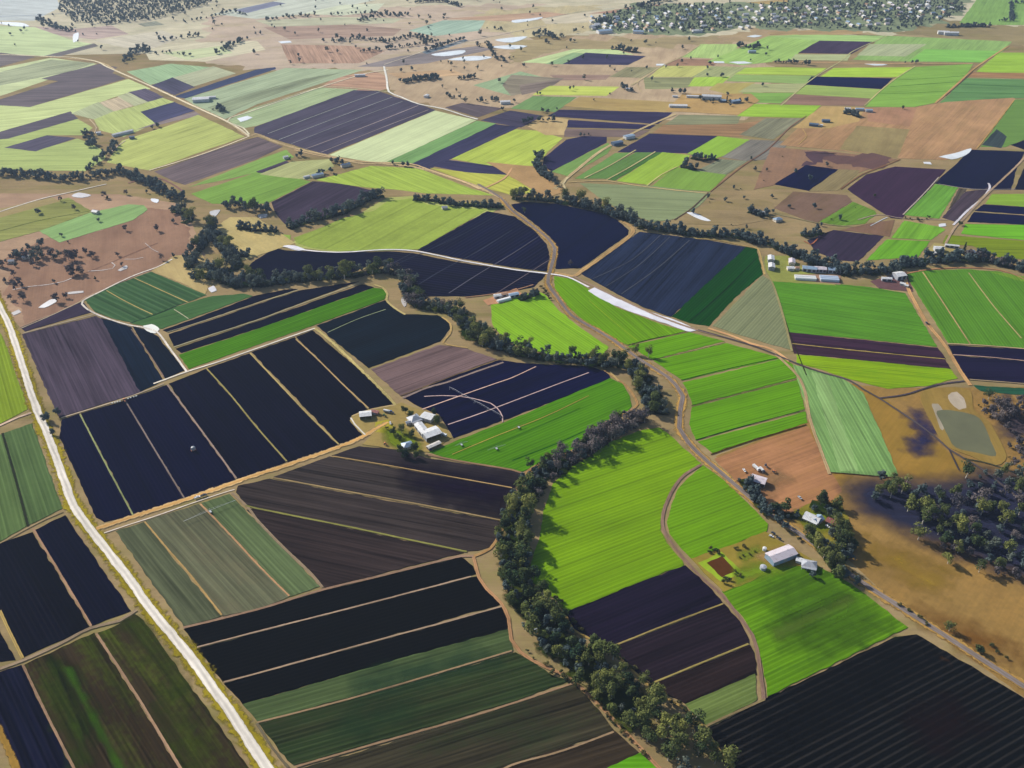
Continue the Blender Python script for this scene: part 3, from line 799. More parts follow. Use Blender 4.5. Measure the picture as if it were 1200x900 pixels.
w 240,236,240 name=pond k=1 | 854,73 872,72 882,74 865,75
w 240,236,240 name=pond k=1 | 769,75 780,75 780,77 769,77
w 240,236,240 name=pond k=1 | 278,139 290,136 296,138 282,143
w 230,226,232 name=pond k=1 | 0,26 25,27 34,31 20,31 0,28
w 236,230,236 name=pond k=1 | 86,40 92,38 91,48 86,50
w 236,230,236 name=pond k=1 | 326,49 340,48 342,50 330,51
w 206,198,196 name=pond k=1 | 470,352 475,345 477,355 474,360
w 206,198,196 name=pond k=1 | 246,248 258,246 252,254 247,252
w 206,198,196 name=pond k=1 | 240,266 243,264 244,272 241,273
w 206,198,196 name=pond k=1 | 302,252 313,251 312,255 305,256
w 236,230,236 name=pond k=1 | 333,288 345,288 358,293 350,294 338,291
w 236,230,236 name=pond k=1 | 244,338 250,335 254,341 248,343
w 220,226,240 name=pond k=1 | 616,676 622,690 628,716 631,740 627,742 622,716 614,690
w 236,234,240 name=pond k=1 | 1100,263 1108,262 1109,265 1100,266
'''

LINES = '''
# name rgb width_m opts | pts
verge 150,134,58 31 | -30,300 0,360 10,380 22,415 32,447 44,482 59,517 75,562 86,592 107,622 127,647 150,677 175,712 212,757 250,807 280,850 300,880 335,932
road 226,216,206 9 | -30,300 0,360 10,380 22,415 32,447 44,482 59,517 75,562 86,592 107,622 127,647 150,677 175,712 212,757 250,807 280,850 300,880 335,932
verge 176,140,86 21 | 587,232 600,247 620,262 642,280 650,292 649,302 645,317 642,332 652,347 670,370 695,385 720,400 747,420 782,442 792,452 800,465 797,482 796,502 807,520 830,542 875,580 905,605 950,635 997,674 1055,712 1125,757 1200,805 1270,850
road 134,122,120 6 | 560,216 587,232 600,247 620,262 642,280 650,292 649,302 645,317 642,332 652,347 670,370 695,385 720,400 747,420 782,442 792,452 800,465 797,482 796,502 807,520 830,542 875,580 905,605 950,635 997,674 1055,712 1125,757 1200,805 1270,850
verge 196,164,120 13 | 113,620 155,606 217,586 277,565 300,557 340,544 400,523 425,512 440,503 452,496
farm_track 206,160,104 5 | 113,620 155,606 217,586 277,565 300,557 340,544 400,523 425,512 440,503 455,495
ditch 214,200,190 2.2 | 122,625 155,614 180,606 217,593 255,580 275,574
farm_track 170,130,98 5 | 555,652 561,677 570,690 587,707 596,725 599,750 610,765 635,780 667,795 700,825 730,855 755,882 772,900 800,935
farm_track 172,136,96 5 | 555,652 575,643 592,614 605,580 613,558 632,544 667,530 687,520 700,502 717,492 742,480 747,474 740,460 731,450 722,444 708,434
farm_track 188,160,112 4 | 725,447 715,436
farm_track 150,122,104 4 | 555,652 540,652 447,675 380,691 300,715 215,736
farm_track 136,110,98 5 | 822,545 803,556 792,568 783,585 777,602 777,620 788,638 803,657 820,675 845,697 865,722 882,745 887,762 892,795 895,820
farm_track 176,146,90 3 | 662,718 672,738 712,760 740,785 762,805 790,824 812,838 830,860 850,890 862,905 880,935
farm_track 140,122,92 3 | 828,851 860,836 896,820
farm_track 150,130,110 5 | 160,715 140,728 107,736 70,755 28,774 0,784 -60,802
farm_track 170,146,96 4 | 0,716 12,742 27,772
farm_track 165,132,110 3 | 39,620 72,675 107,734
farm_track 168,136,112 3.2 | 113,743 160,815 211,900 228,928
farm_track 160,130,108 3 | 27,780 56,840 85,897 100,928
verge 150,118,66 10 | -10,838 0,857 18,898 32,935
farm_track 160,140,110 3 | 74,600 55,608 35,618 0,637 -60,664
farm_track 60,64,60 4 | 3,508 18,560 33,617
farm_track 214,186,166 5 | 37,484 20,490 0,499 -60,525
farm_track 190,170,150 3 | 72,490 147,467 192,450
farm_track 236,224,214 4 | 202,304 185,313 160,322 140,331 120,341 97,353 99,360 112,368 130,375 150,381 172,385 185,390 200,410 219,436
farm_track 226,214,200 4 | 180,450 219,436 260,423 300,409 340,395 369,385
verge 190,172,118 8 | 369,385 390,402 440,450 464,475
farm_track 200,184,160 2.5 | 96,353 60,370 25,385
farm_track 190,175,160 2.5 | 27,391 68,380 110,369
farm_track 140,118,108 2.5 | 154,386 174,414 192,442
farm_track 150,154,112 2.5 | 94,486 124,544 156,604
farm_track 134,120,116 2.6 | 147,470 180,525 216,584
farm_track 150,130,122 3 | 196,451 237,506 277,561
farm_track 158,146,98 3 | 242,432 270,463 300,500 336,541
farm_track 176,156,108 3 | 293,414 327,450 360,485 397,521
farm_track 176,150,112 3 | 347,398 375,424 400,449 432,479
farm_track 184,160,120 4 | 413,488 422,484 436,480 462,475
farm_track 232,222,210 3 | 411,490 416,498 428,510
farm_track 170,140,96 2.6 | 170,612 195,642 222,673 260,721
farm_track 184,144,110 2.6 | 235,591 268,625 300,660 339,699
farm_track 150,130,110 4 | 272,578 291,595 300,608 330,640 365,673 378,689
farm_track 168,140,100 2.6 | 390,535 450,545 500,554 600,572
farm_track 156,134,100 3 | 319,560 400,575 500,593 592,611
farm_track 142,138,84 3.4 | 288,593 300,596 400,616 480,633 547,647
farm_track 176,150,130 2.6 | 231,759 300,741 407,714 480,695 552,676
farm_track 176,150,128 2.6 | 262,800 300,790 445,750 520,730 588,711
farm_track 158,132,104 2.6 | 302,847 400,822 490,796 600,763
farm_track 150,122,98 2.8 | 347,899 440,872 532,846 600,825 672,801
farm_track 156,130,104 2.6 | 560,918 600,897 660,880 719,858
ditch 110,100,84 3 | 301,848 320,878 338,900
farm_track 150,132,88 2.6 | 715,759 780,733 847,708
farm_track 150,134,86 2.6 | 764,801 820,778 877,755
farm_track 140,112,92 4 | 500,533 540,541 600,551 613,555
ditch 44,90,36 1.8 | 600,540 650,521 697,500
ditch 70,120,36 1.2 | 560,530 620,505 680,478
farm_track 170,150,80 1.6 | 530,533 580,512 640,488 690,464
farm_track 206,172,160 2.4 | 495,480 540,464 580,450 600,443 628,430
farm_track 186,160,160 2.4 | 525,498 560,486 600,471 655,450 690,437
farm_track 138,120,116 5 | 472,467 500,455 525,448 555,437 590,425
wheel_track 200,172,170 2 | 497,465 518,464 540,465 553,467 565,470 575,473 582,478 586,483 589,489 589,495
farm_track 120,100,80 2 | 470,464 510,449 560,430 590,420
farm_track 186,168,120 5 | 438,334 448,337 454,345 453,352 462,361 475,369
farm_track 190,160,110 4 | 518,372 528,380 527,392 519,402 534,406 548,408
farm_track 170,164,140 2 | 195,390 240,376 300,356 350,340
farm_track 170,164,140 2.4 | 204,407 250,392 300,376 360,354 422,332
farm_track 150,160,130 2 | 384,390 420,374 452,363
farm_track 196,176,120 2.6 | 157,326 190,341 221,355
farm_track 196,176,120 2.6 | 125,341 150,355 179,369
farm_track 180,176,150 2 | 204,363 212,368 221,374
ditch 60,80,76 2 | 152,379 180,370 210,358
gravel_road 238,232,236 4 | 332,289 362,294 400,296 450,293 482,294 510,299 537,305 600,316 641,321 665,325 690,337
farm_track 184,150,110 9 | 650,320 672,324 680,319 710,298 738,277 742,270 735,263 722,256 710,250
farm_track 160,135,118 6 | 672,324 700,338 730,352 760,366 785,376 820,388 860,398
farm_track 206,160,118 7 | 830,385 860,395 880,403 905,410 925,424
dirt_road 92,84,88 4 | 818,387 850,396 880,405 902,413 930,425 960,436 995,446 1012,457 1030,467 1050,480 1075,497 1095,512 1112,527 1130,538 1150,550 1200,590
dirt_road 84,76,88 3 | 1030,467 1060,463 1085,455 1105,450 1130,447
dirt_road 80,74,84 2.4 | 1112,527 1118,540 1124,552
dirt_road 80,80,70 2.4 | 1130,538 1160,544 1192,556
farm_track 176,150,116 6 | 905,412 938,446 950,495 972,556
ditch 70,52,40 2 | 972,554 1000,556 1052,561
farm_track 196,154,110 8 | 1060,325 1066,343 1085,377 1107,405 1125,435 1137,452
farm_track 176,130,100 4 | 1062,321 1090,316 1130,314 1172,317 1205,330 1260,362
farm_track 176,150,110 3 | 1081,319 1105,355 1137,404
farm_track 170,152,110 3 | 1135,320 1165,360 1197,397
farm_track 190,160,130 3 | 1110,403 1150,405 1200,409 1260,413
farm_track 200,165,150 2 | 1117,416 1160,419 1200,423
farm_track 170,150,120 3 | 1136,445 1200,450 1260,455
farm_track 180,160,90 2 | 929,403 1000,411 1107,421
ditch 60,60,40 2 | 906,332 912,350 925,390 935,415 945,440
farm_track 150,140,104 5 | 893,300 897,320 905,332 916,365 928,412
farm_track 190,160,110 4 | 815,280 840,282 875,289 888,292 893,310 896,322
ditch 40,80,36 1.6 | 765,422 810,412 850,402
ditch 40,84,30 1.6 | 798,446 850,433 915,419
ditch 40,84,30 1.6 | 810,476 870,461 934,445
ditch 44,80,30 1.8 | 815,516 870,500 943,481
ditch 60,80,30 1.6 | 734,405 770,396 808,389
ditch 80,66,46 3 | 833,533 880,517 945,498
ditch 16,56,32 2 | 886,303 850,340 808,377
ditch 96,150,40 1 | 576,362 610,385 650,412
ditch 96,150,40 1 | 620,348 660,380 705,410
farm_track 150,176,60 2 | 690,352 720,378 747,400
farm_track 86,88,104 2.5 | 774,276 740,305 695,327
farm_track 90,92,106 2 | 785,278 750,310 710,336
farm_track 90,92,106 2.5 | 808,282 770,315 728,345
farm_track 70,72,92 2 | 586,251 540,276 465,310
farm_track 76,78,98 2.5 | 600,270 560,295 520,316 487,336
farm_track 96,94,110 2.5 | 632,277 600,298 560,322 526,344
farm_track 110,100,110 2.5 | 645,304 620,320 582,344
farm_track 80,80,96 2 | 483,297 470,304 455,312
farm_track 160,124,104 4 | 545,349 570,346 600,341 625,334
# far lines
verge 192,164,128 16 | 45,66 112,72 140,85 200,112 265,142 292,160 300,157 332,170 382,182 425,192 450,192 490,197 540,212 562,220 587,232
farm_track 226,206,176 6 | 0,64 45,66 80,67 112,72 126,79 140,85 170,98 200,112 232,127 265,142 282,152 292,160
farm_track 226,206,176 5 | 292,160 262,172 225,185 175,200
farm_track 222,208,180 5 | 292,158 285,150 266,143 270,138 290,132 330,118 377,102 430,86 455,82
farm_track 200,186,150 4 | 300,126 320,120 375,103 420,104 455,108
gravel_road 232,222,214 6 | 450,78 453,92 456,108 470,114 490,122 520,128 545,136 560,140
farm_track 206,186,170 5 | 450,76 480,66 510,56 550,48 590,40 640,30
farm_track 214,180,140 5 | 345,176 382,184 430,190 480,192 505,200 540,212 562,222
farm_track 206,160,124 5 | 565,222 590,210 600,197
farm_track 168,164,164 3 | 445,108 380,132 314,157
farm_track 170,166,168 3 | 460,114 395,138 327,164
farm_track 150,144,150 3 | 472,119 405,144 341,169
farm_track 168,150,152 3.5 | 490,124 425,150 358,175
farm_track 168,150,152 3 | 502,129 440,153 376,179
farm_track 190,165,130 9 | 650,222 668,206 700,180 720,168 750,152 770,143 792,134
farm_track 206,186,150 5 | 665,208 660,216 664,224
farm_track 190,176,130 4 | 685,209 715,194 745,176
farm_track 190,176,130 4 | 711,211 740,195 768,178
farm_track 190,180,120 4 | 758,218 775,205 793,196
farm_track 206,176,130 4 | 665,214 710,212 740,217 780,222 830,227
farm_track 190,168,136 6 | 740,100 755,91 775,78 800,66 820,53
farm_track 186,160,132 4 | 750,92 747,100 752,108
farm_track 186,176,136 4 | 915,124 945,98 965,84 985,72 1000,60 1040,42
farm_track 190,176,130 4 | 1013,124 1030,108 1050,92 1072,78
farm_track 190,150,116 6 | 1096,121 1120,100 1140,82 1160,68 1182,54
farm_track 120,96,96 3 | 1108,112 1128,95 1140,84
farm_track 200,160,130 8 | 905,72 980,74 1060,75 1140,75
ditch 90,130,60 2.5 | 1050,94 1090,92 1130,89
ditch 90,130,60 2.5 | 1042,102 1080,99 1122,96
ditch 90,130,60 2.5 | 1030,110 1070,109 1112,107
ditch 70,112,66 2.5 | 1126,99 1180,101 1240,102
ditch 70,112,66 2.5 | 1115,108 1180,110 1240,109
farm_track 150,110,96 3 | 832,225 870,195 900,175 925,150 945,136
farm_track 186,150,104 3 | 1145,174 1165,148 1188,118
farm_track 140,105,90 4 | 985,222 1010,205 1035,195 1055,187
farm_track 186,170,160 3 | 1058,252 1082,228 1100,208
farm_track 214,206,216 5 | 1117,264 1135,246 1152,232 1160,220 1158,215
farm_track 176,150,130 5 | 1108,286 1118,268 1128,258 1152,232 1190,196 1210,175
farm_track 160,150,150 2.5 | 1190,222 1140,222 1100,216
farm_track 170,150,140 3 | 1005,258 1030,252 1056,256 1110,258
farm_track 150,140,110 3 | 905,250 960,262 1000,266
farm_track 176,110,90 3 | 958,280 950,287 942,283
ditch 190,190,200 3 | 1020,265 1035,257 1040,255
farm_track 100,80,76 3 | 790,258 810,245 830,226
farm_track 196,160,110 2 | 940,151 945,160 935,170
creek 226,220,222 2.5 | 15,340 35,336 55,334 75,330 85,326
creek 226,220,222 2.5 | 103,318 120,317 132,315 135,311 131,308
creek 226,220,222 2 | 146,304 158,304 168,302
creek 200,190,190 2 | 170,285 178,292 186,296
creek 130,100,96 2 | 88,325 120,312 160,295 185,285
farm_track 212,200,190 4 | -20,255 20,242 50,233 85,225 125,216
ditch 90,100,70 2 | 0,271 45,259 108,247
farm_track 150,110,110 4 | 150,215 180,208 200,215 215,225
farm_track 206,180,150 3 | 105,140 113,150 108,160
farm_track 214,186,170 3 | 128,180 140,170 147,165
farm_track 120,140,110 2.5 | 300,20 330,18 400,22 480,22
farm_track 120,125,150 3 | -20,20 60,17 100,12
farm_track 150,160,160 3 | 640,22 680,14 720,10
'''

TREES = '''
# kinds spacing_m halfwidth_m | pts | where-phrase
GGB 9 13 | 532,362 545,378 558,394 575,404 | in the creek belt left of the small pale greenhouses
GBB 8.5 11 | 572,402 600,412 640,420 670,422 | in the creek belt below the yellow-green field
GBB 8.5 12 | 670,422 700,427 725,426 740,432 | in the belt by two round bend trees
BBG 8.5 13 | 738,432 752,446 762,462 768,476 768,486 | in the belt squeezed between track and sealed road
RRB 7.5 12 | 752,488 730,500 706,514 684,528 664,540 | in the purple-grey creek belt above the bright green field
RBB 8 13 | 664,540 645,552 628,566 618,580 | in the creek belt at the corner of the brown field
BBG 8.5 15 | 616,582 608,600 602,618 600,640 | in the creek belt left of the largest green field
BGB 8.5 16 | 600,640 600,660 608,684 618,705 628,725 | in the creek belt beside the black striped field
BBG 9 18 | 626,720 645,745 665,762 690,780 | in the creek belt at the ribbed field corner
GBG 9.5 20 | 688,775 710,800 735,820 760,838 | in the broad creek belt beside the ribbed brown field
GBG 10 20 | 758,836 785,862 805,880 825,905 850,925 | in the belt beside the big dark furrowed field
S 7 3 | 612,760 640,782 668,798 700,828 730,858 760,892 | along the creek track by the green-brown strips
S 7 3 | 652,700 675,735 715,762 765,806 800,832 835,866 | along the narrow bank path below the ribbed field
B 7 6 | 870,562 880,576 890,592 903,604 | in the thick hedge between sealed road and rust paddock
B 6.5 3 | 903,604 912,613 922,622 | in the hedge thinning out along the road
S 5 1.5 | 922,622 930,628 936,634 | in the low hedge above the long grey shed
B 7 6 | 908,598 920,603 935,608 | in the tree row behind the white house by the road
B 9 10 | 950,590 968,596 984,604 | in the dense grove behind the white house
GB 9 9 | 978,612 985,630 988,645 982,660 | in the grove right of the small red shed
BG 8 6 | 948,626 958,638 968,650 978,662 985,678 | in the roadside row below the white house
BS 9 5 | 990,668 1000,680 1008,690 | at the end of the roadside row near the golden paddock
S 6 3 | 934,650 940,660 948,664 | at the grey-roofed cottage by the road
S 6 2 | 1055,708 1075,722 1090,735 | in the rough strip along the sealed road
S 6 2 | 1160,757 1175,770 1190,782 | on the bank above the road at the frame edge
GBG 15 20 | 1020,572 1050,580 1075,590 | in the burnt dark wood below the pale green strip
GBR 15 22 | 1070,598 1100,600 1130,592 1160,585 1200,580 | in the upper part of the burnt dark wood
GBG 16 26 | 1070,615 1100,622 1140,625 1180,620 1220,612 | in the middle of the burnt dark wood
GBR 15 24 | 1100,640 1130,648 1165,655 1200,660 1240,668 | along the lower edge of the burnt dark wood
BG 14 16 | 1130,565 1160,560 1190,560 1230,560 | beside the dark drain below the dam
R 12 14 | 1165,492 1185,482 1205,478 | in the bare grove right of the dam
S 4.5 1.5 | 856,647 866,643 872,641 | in the garden row above the square garden
S 4.5 1.5 | 864,655 874,651 886,647 | in the lower garden row by the long shed
S 5 4 | 826,650 840,645 | along the hedge rim of the square garden
S 5 3 | 866,672 852,680 845,684 | along the lower rim of the square garden
B 8 3 | 948,672 952,676 | under the grey-roofed cottage
# middle belts
GBB 9 13 | 225,322 250,325 275,332 300,335 | in the creek belt below the yellow grass flat
GGB 9 11 | 298,335 330,330 350,328 380,326 400,325 | in the belt edging the black creek field
RGG 9 10 | 400,324 430,320 450,318 470,322 480,332 | in the grey belt beside the striped navy field
RGB 9 11 | 478,334 480,348 492,358 510,362 530,364 | in the belt around the small white pool
BG 8.5 9 | 222,315 228,298 240,285 250,262 | in the creek belt edging the brown flat
BBG 9 9 | 250,275 262,292 275,300 292,300 | around the yellow clearing in the creek bend
GB 9 9 | 268,300 280,312 262,318 245,315 | in the grey-green wood below the creek bend
BG 9 8 | 262,246 275,240 295,246 315,248 | in the creek bend below the far green strips
B 8.5 8 | 278,268 290,268 300,270 325,272 | in the dark clump in the creek bend
BG 9 8 | 202,248 215,250 222,258 214,262 | in the clump left of the creek pools
BBG 8 9 | 338,268 355,262 375,256 395,252 410,246 | in the tree belt above the long yellow-green field
BBG 8 9 | 408,246 420,240 432,233 450,230 | in the tree belt below the dark purple field
B 8 8 | 484,234 500,235 515,236 | at the top edge of the yellow-green field
BB 8 8 | 515,237 535,240 555,241 575,243 590,242 | in the tree row leading to the road crossing
BG 9 10 | 600,232 625,234 650,236 675,240 | in the belt behind the navy curved field
BG 9 11 | 675,240 700,246 725,254 745,262 755,268 | in the belt along the curved field bank
BB 9 10 | 755,266 780,270 805,274 830,276 860,276 | in the belt above the purple striped field
BB 9 11 | 860,276 880,282 900,286 920,294 935,300 | in the belt above the white sheds
BB 8.5 13 | 925,296 945,304 965,312 985,318 1000,322 | in the dense grove behind the packing sheds
BBG 8.5 13 | 1000,320 1015,318 1030,320 1050,314 | in the grove left of the big white shed
BB 8.5 13 | 1050,312 1070,310 1090,306 1110,304 1130,304 | in the belt behind the big mid-green field
BBR 9 13 | 1130,304 1150,304 1170,308 1190,314 1230,325 | in the belt at the frame edge beyond the mid-green field
B 8 6 | 608,352 620,348 632,344 | beside the small greenhouses by the road
S 7 3 | 634,335 640,345 644,352 | along the road by the greenhouses
B 9 8 | 938,275 950,276 962,272 | at the dark brown field corner
BB 8 7 | 877,248 885,250 892,254 900,252 | around the white cottage above the creek
S 8 5 | 1060,255 1068,258 1080,258 1090,256 | below the dark purple field
GR 14 14 | 14,300 35,302 60,305 80,302 | in the grey wood on the brown flat
BB 12 8 | 5,312 20,300 38,292 50,290 | around the hidden house on the brown flat
R 12 7 | 85,300 88,312 90,325 | in the lone clump beside the pale creek line
R 18 10 | 10,325 18,340 22,355 | beside the gravel road on the brown flat
R 16 5 | 135,295 142,305 140,315 | by the crooked white pool
R 16 5 | 66,345 70,355 80,350 | by the pale pools on the brown flat
B 14 8 | 62,488 66,500 66,512 | at the corner of the black field beside the pale road
# farm
# upper left
BB 9 9 | -20,203 0,205 25,207 50,209 75,211 | in the dark creek belt at the frame edge, far off
BB 9 9 | 75,211 100,211 120,206 140,203 | in the dark far creek belt
BB 9 11 | 140,203 155,206 170,214 185,222 200,230 212,236 | in the far creek belt beside the brown track
BB 10 6 | 102,202 110,192 120,185 132,178 136,170 | along the far side creek
BB 10 8 | 102,156 105,165 108,172 | in the far round clump
B 10 3 | 174,152 182,150 190,147 | in the far row by the pink strip
B 12 4 | 144,74 148,68 155,72 | at the far road junction
BB 11 12 | 150,70 158,60 168,56 172,62 | on the far wooded knoll
B 9 6 | 250,130 258,128 262,132 | at the far white shed
B 14 12 | 45,22 55,26 68,34 85,38 | in the far scattered trees
B 13 8 | 185,48 200,46 220,44 235,42 | in the far row by the pale farmstead
B 12 6 | 178,64 195,62 212,64 224,66 | in the far row by the pale farmstead
B 12 8 | 250,64 265,58 278,50 292,46 | in the far plantation strip
B 14 6 | 215,26 232,24 250,20 270,14 290,18 | in the far row
B 14 8 | 310,24 330,22 350,20 370,18 | in the far row
B 13 10 | 420,25 435,22 450,18 470,20 | in the far wood
B 14 8 | 385,18 400,17 440,16 480,18 | in the far wood
BB 12 14 | 392,50 410,46 430,46 450,50 | in the far plantation
BB 12 14 | 450,50 470,46 485,42 500,48 512,50 | in the far plantation
B 9 5 | 420,62 450,58 480,54 500,52 | in the far row
BB 11 10 | 485,4 500,2 520,2 540,8 | in the far wood
B 8 4 | 498,60 515,55 530,50 545,46 | along the far straight hedge
BB 8 14 | 472,97 485,94 500,93 515,92 | in the far square plantation
B 9 7 | 533,92 545,93 555,91 | in the far small plantation
B 12 5 | 570,34 580,34 590,36 | in the far wood
B 12 6 | 560,55 570,50 580,68 595,74 | by the far white pools
B 12 3 | 520,110 530,116 545,114 | by the far pale yard
B 10 4 | 562,120 570,118 580,118 588,120 | by the far white house
B 10 3 | 330,190 340,188 350,184 358,182 | by the far roadside farm
BB 9 5 | 370,206 380,203 388,202 392,206 | in the far farm grove
B 12 3 | 384,188 390,190 397,192 403,193 412,193 | in the roadside row of small trees
B 12 2 | 458,192 466,194 473,195 480,196 | in the four-tree row by the tan road
B 10 4 | 612,146 622,142 635,142 655,142 | by the far tan gully
B 8 6 | 632,182 628,192 630,200 636,206 645,210 | in the curved belt by the dark wedge
B 9 4 | 640,208 650,216 655,220 | at the end of the curved belt
B 9 4 | 680,160 690,158 | beside the far dark wedge
BB 9 6 | 716,58 725,58 735,60 748,61 | in the grove behind the dark field
B 9 5 | 729,102 735,106 742,108 | round the far house among fields
B 9 4 | 796,110 805,109 | at the far white sheds
B 9 3 | 820,116 826,120 870,120 878,120 | at the far white sheds
C 9 3 | 852,118 853,116 | at the far white sheds
BB 9 7 | 797,196 808,196 815,200 | in the grove on the green field
BB 9 7 | 810,185 825,188 835,186 840,188 | in the upper grove on the green field
BB 8 6 | 990,134 996,132 1002,136 1008,138 | in the big round grove of the orange paddock
BB 9 5 | 905,73 912,74 925,74 935,75 948,76 | in the row on the brown strip
B 12 3 | 1052,75 1060,74 1085,74 | on the brown strip
BB 9 9 | 1108,32 1120,32 1140,31 1160,32 | in the row by the white sheds
B 10 6 | 1170,25 1185,25 1185,4 1200,4 | on the far green slope
B 9 6 | 862,56 870,54 880,58 892,54 | by the far farmstead
B 8 6 | 700,27 708,24 716,28 | at the near edge of the far town
BB 10 8 | 625,42 635,38 650,46 660,42 | in the far wood by the gully
B 12 5 | 636,50 646,52 | in the far wood by the gully
BB 10 8 | 750,8 760,4 775,2 790,0 | beyond the far town
# town cover
'''

SINGLES = '''
# kind size px py label
G 1.25 760 418 tall round tree, left one of a pair on the creek bend beside the road
G 1.2 745 415 tall round tree, right of the hedge end where the sealed road meets the creek
G 1.0 1112 740 lone round green tree on the golden paddock, first of two by the road
B 1.1 1148 765 bushy dark tree on the golden paddock, larger of two by the road
G 1.15 657 530 pale yellow tree leaning over the creek track at the bright green field
G 1.0 622 550 pale yellow-green tree at the start of the brown field track
R 1.0 668 311 bare grey tree alone on the navy curved field
G 0.9 615 250 small grey tree on the far edge of the navy curved field
B 0.9 1058 128 small dark tree on the far edge of the rust-red field
C 1.2 1129 296 tall pointed dark conifer by the white farm sheds
C 1.1 1152 300 grey pointed conifer at the frame edge beyond the olive field
G 1.2 1158 468 pale gum with white trunk on the bank right of the dam
G 1.1 1122 648 golden-green gum, roundest crown in the burnt wood
G 1.1 1168 665 yellow-green gum at the lower right of the burnt wood
R 1.3 1138 618 tall reddish gum with white trunk standing alone in the burnt wood
R 1.2 1190 632 rusty brown crown at the right edge of the burnt wood
G 1.1 1084 605 golden gum with pale leaning trunk near the middle of the burnt wood
G 0.9 1100 615 small bright yellow gum in the burnt wood
G 1.0 1030 580 olive gum at the upper left corner of the burnt wood
G 1.0 1102 585 olive-gold gum below the golden grass tongue
B 0.8 126 234 lone dark tree on the brown flat above the pale green strip
R 1.0 190 305 bare bush on the brown flat beside the crooked pools
B 1.0 1125 264 dark round tree by the white sheet at the field corner
B 0.7 1025 231 small tree on the boundary of the brown paddock
R 1.0 110 300 thin grey tree on the brown flat
B 0.6 112 328 small round shrub alone on the brown flat
B 0.7 880 187 lone tree at the corner of the grey far field
B 1.15 461 510 round dark tree at the left of the farmyard grove
B 1.0 468 516 dark tree in the middle of the farmyard grove
B 1.1 482 512 dark tree beside the orange yard of the farm
G 1.0 471 508 olive tree at the top of the farmyard grove
B 1.25 469 530 large dark tree left of the small blue-roofed house
B 1.1 475 536 dark tree below the small blue-roofed house
B 1.2 487 528 dark tree right of the small blue-roofed house
B 1.0 487 537 dark tree at the bottom corner of the farmyard
B 1.2 475 485 large dark tree above the hip-roofed farmhouse
B 1.0 481 488 smaller dark tree above the hip-roofed farmhouse
B 1.1 509 486 round tree right of the square white shed
B 1.1 513 496 dark tree at the right edge of the farmyard
S 1.2 453 503 low bush in the middle of the farmyard lawn
'''

# ------------------------------------------------------------------ ground
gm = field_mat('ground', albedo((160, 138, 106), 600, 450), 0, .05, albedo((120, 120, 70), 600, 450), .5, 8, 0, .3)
S = 9000
mesh_obj('ground', [(-S, -1500, 0), (S, -1500, 0), (S, 12000, 0), (-S, 12000, 0)], [(0, 1, 2, 3)], gm)['kind'] = 'structure'
build_fields(FIELDS)
build_lines(LINES)
Z_TOP = Z[0]
# ---- THINGS
# ------------------------------------------------------------------ trees
def leaf_mat(name, lo, hi, trans=.25):
    m = bpy.data.materials.new(name); m.use_nodes = True; t = m.node_tree; t.nodes.clear()
    out = N(t, 'ShaderNodeOutputMaterial')
    oi = N(t, 'ShaderNodeObjectInfo'); geo = N(t, 'ShaderNodeNewGeometry')
    n = N(t, 'ShaderNodeTexNoise'); n.inputs['Scale'].default_value = .09; n.inputs['Detail'].default_value = 2
    t.links.new(geo.outputs['Position'], n.inputs['Vector'])
    isl = math_node(t, 'MULTIPLY', geo.outputs['Random Per Island'], .35)
    f = math_node(t, 'ADD', math_node(t, 'ADD', math_node(t, 'MULTIPLY', oi.outputs['Random'], .85), math_node(t, 'MULTIPLY', n.outputs[0], .4)), math_node(t, 'SUBTRACT', isl, .3))
    mix = N(t, 'ShaderNodeMix', data_type='RGBA'); t.links.new(f, mix.inputs[0])
    mix.inputs[6].default_value = (*lo, 1); mix.inputs[7].default_value = (*hi, 1)
    d = N(t, 'ShaderNodeBsdfDiffuse'); tr = N(t, 'ShaderNodeBsdfTranslucent'); ms = N(t, 'ShaderNodeMixShader'); ms.inputs[0].default_value = trans
    t.links.new(mix.outputs[2], d.inputs[0]); t.links.new(mix.outputs[2], tr.inputs[0])
    t.links.new(d.outputs[0], ms.inputs[1]); t.links.new(tr.outputs[0], ms.inputs[2]); t.links.new(ms.outputs[0], out.inputs[0])
    return m
LEAF = {'G': leaf_mat('gum_leaves', (.034, .062, .030), (.21, .22, .06)),
        'B': leaf_mat('dense_leaves', (.016, .038, .028), (.125, .15, .042)),
        'R': leaf_mat('bare_twigs', (.060, .058, .072), (.17, .14, .13), .1),
        'C': leaf_mat('conifer_needles', (.014, .034, .026), (.035, .06, .03), .1),
        'S': leaf_mat('shrub_leaves', (.025, .045, .022), (.13, .12, .04))}
BARK = {'G': plain('pale_bark', (.5, .45, .38)), 'B': plain('dark_bark', (.10, .08, .06)), 'R': plain('grey_bark', (.32, .27, .25)), 'C': plain('dark_bark', (.10, .08, .06)), 'S': plain('dark_bark', (.10, .08, .06))}

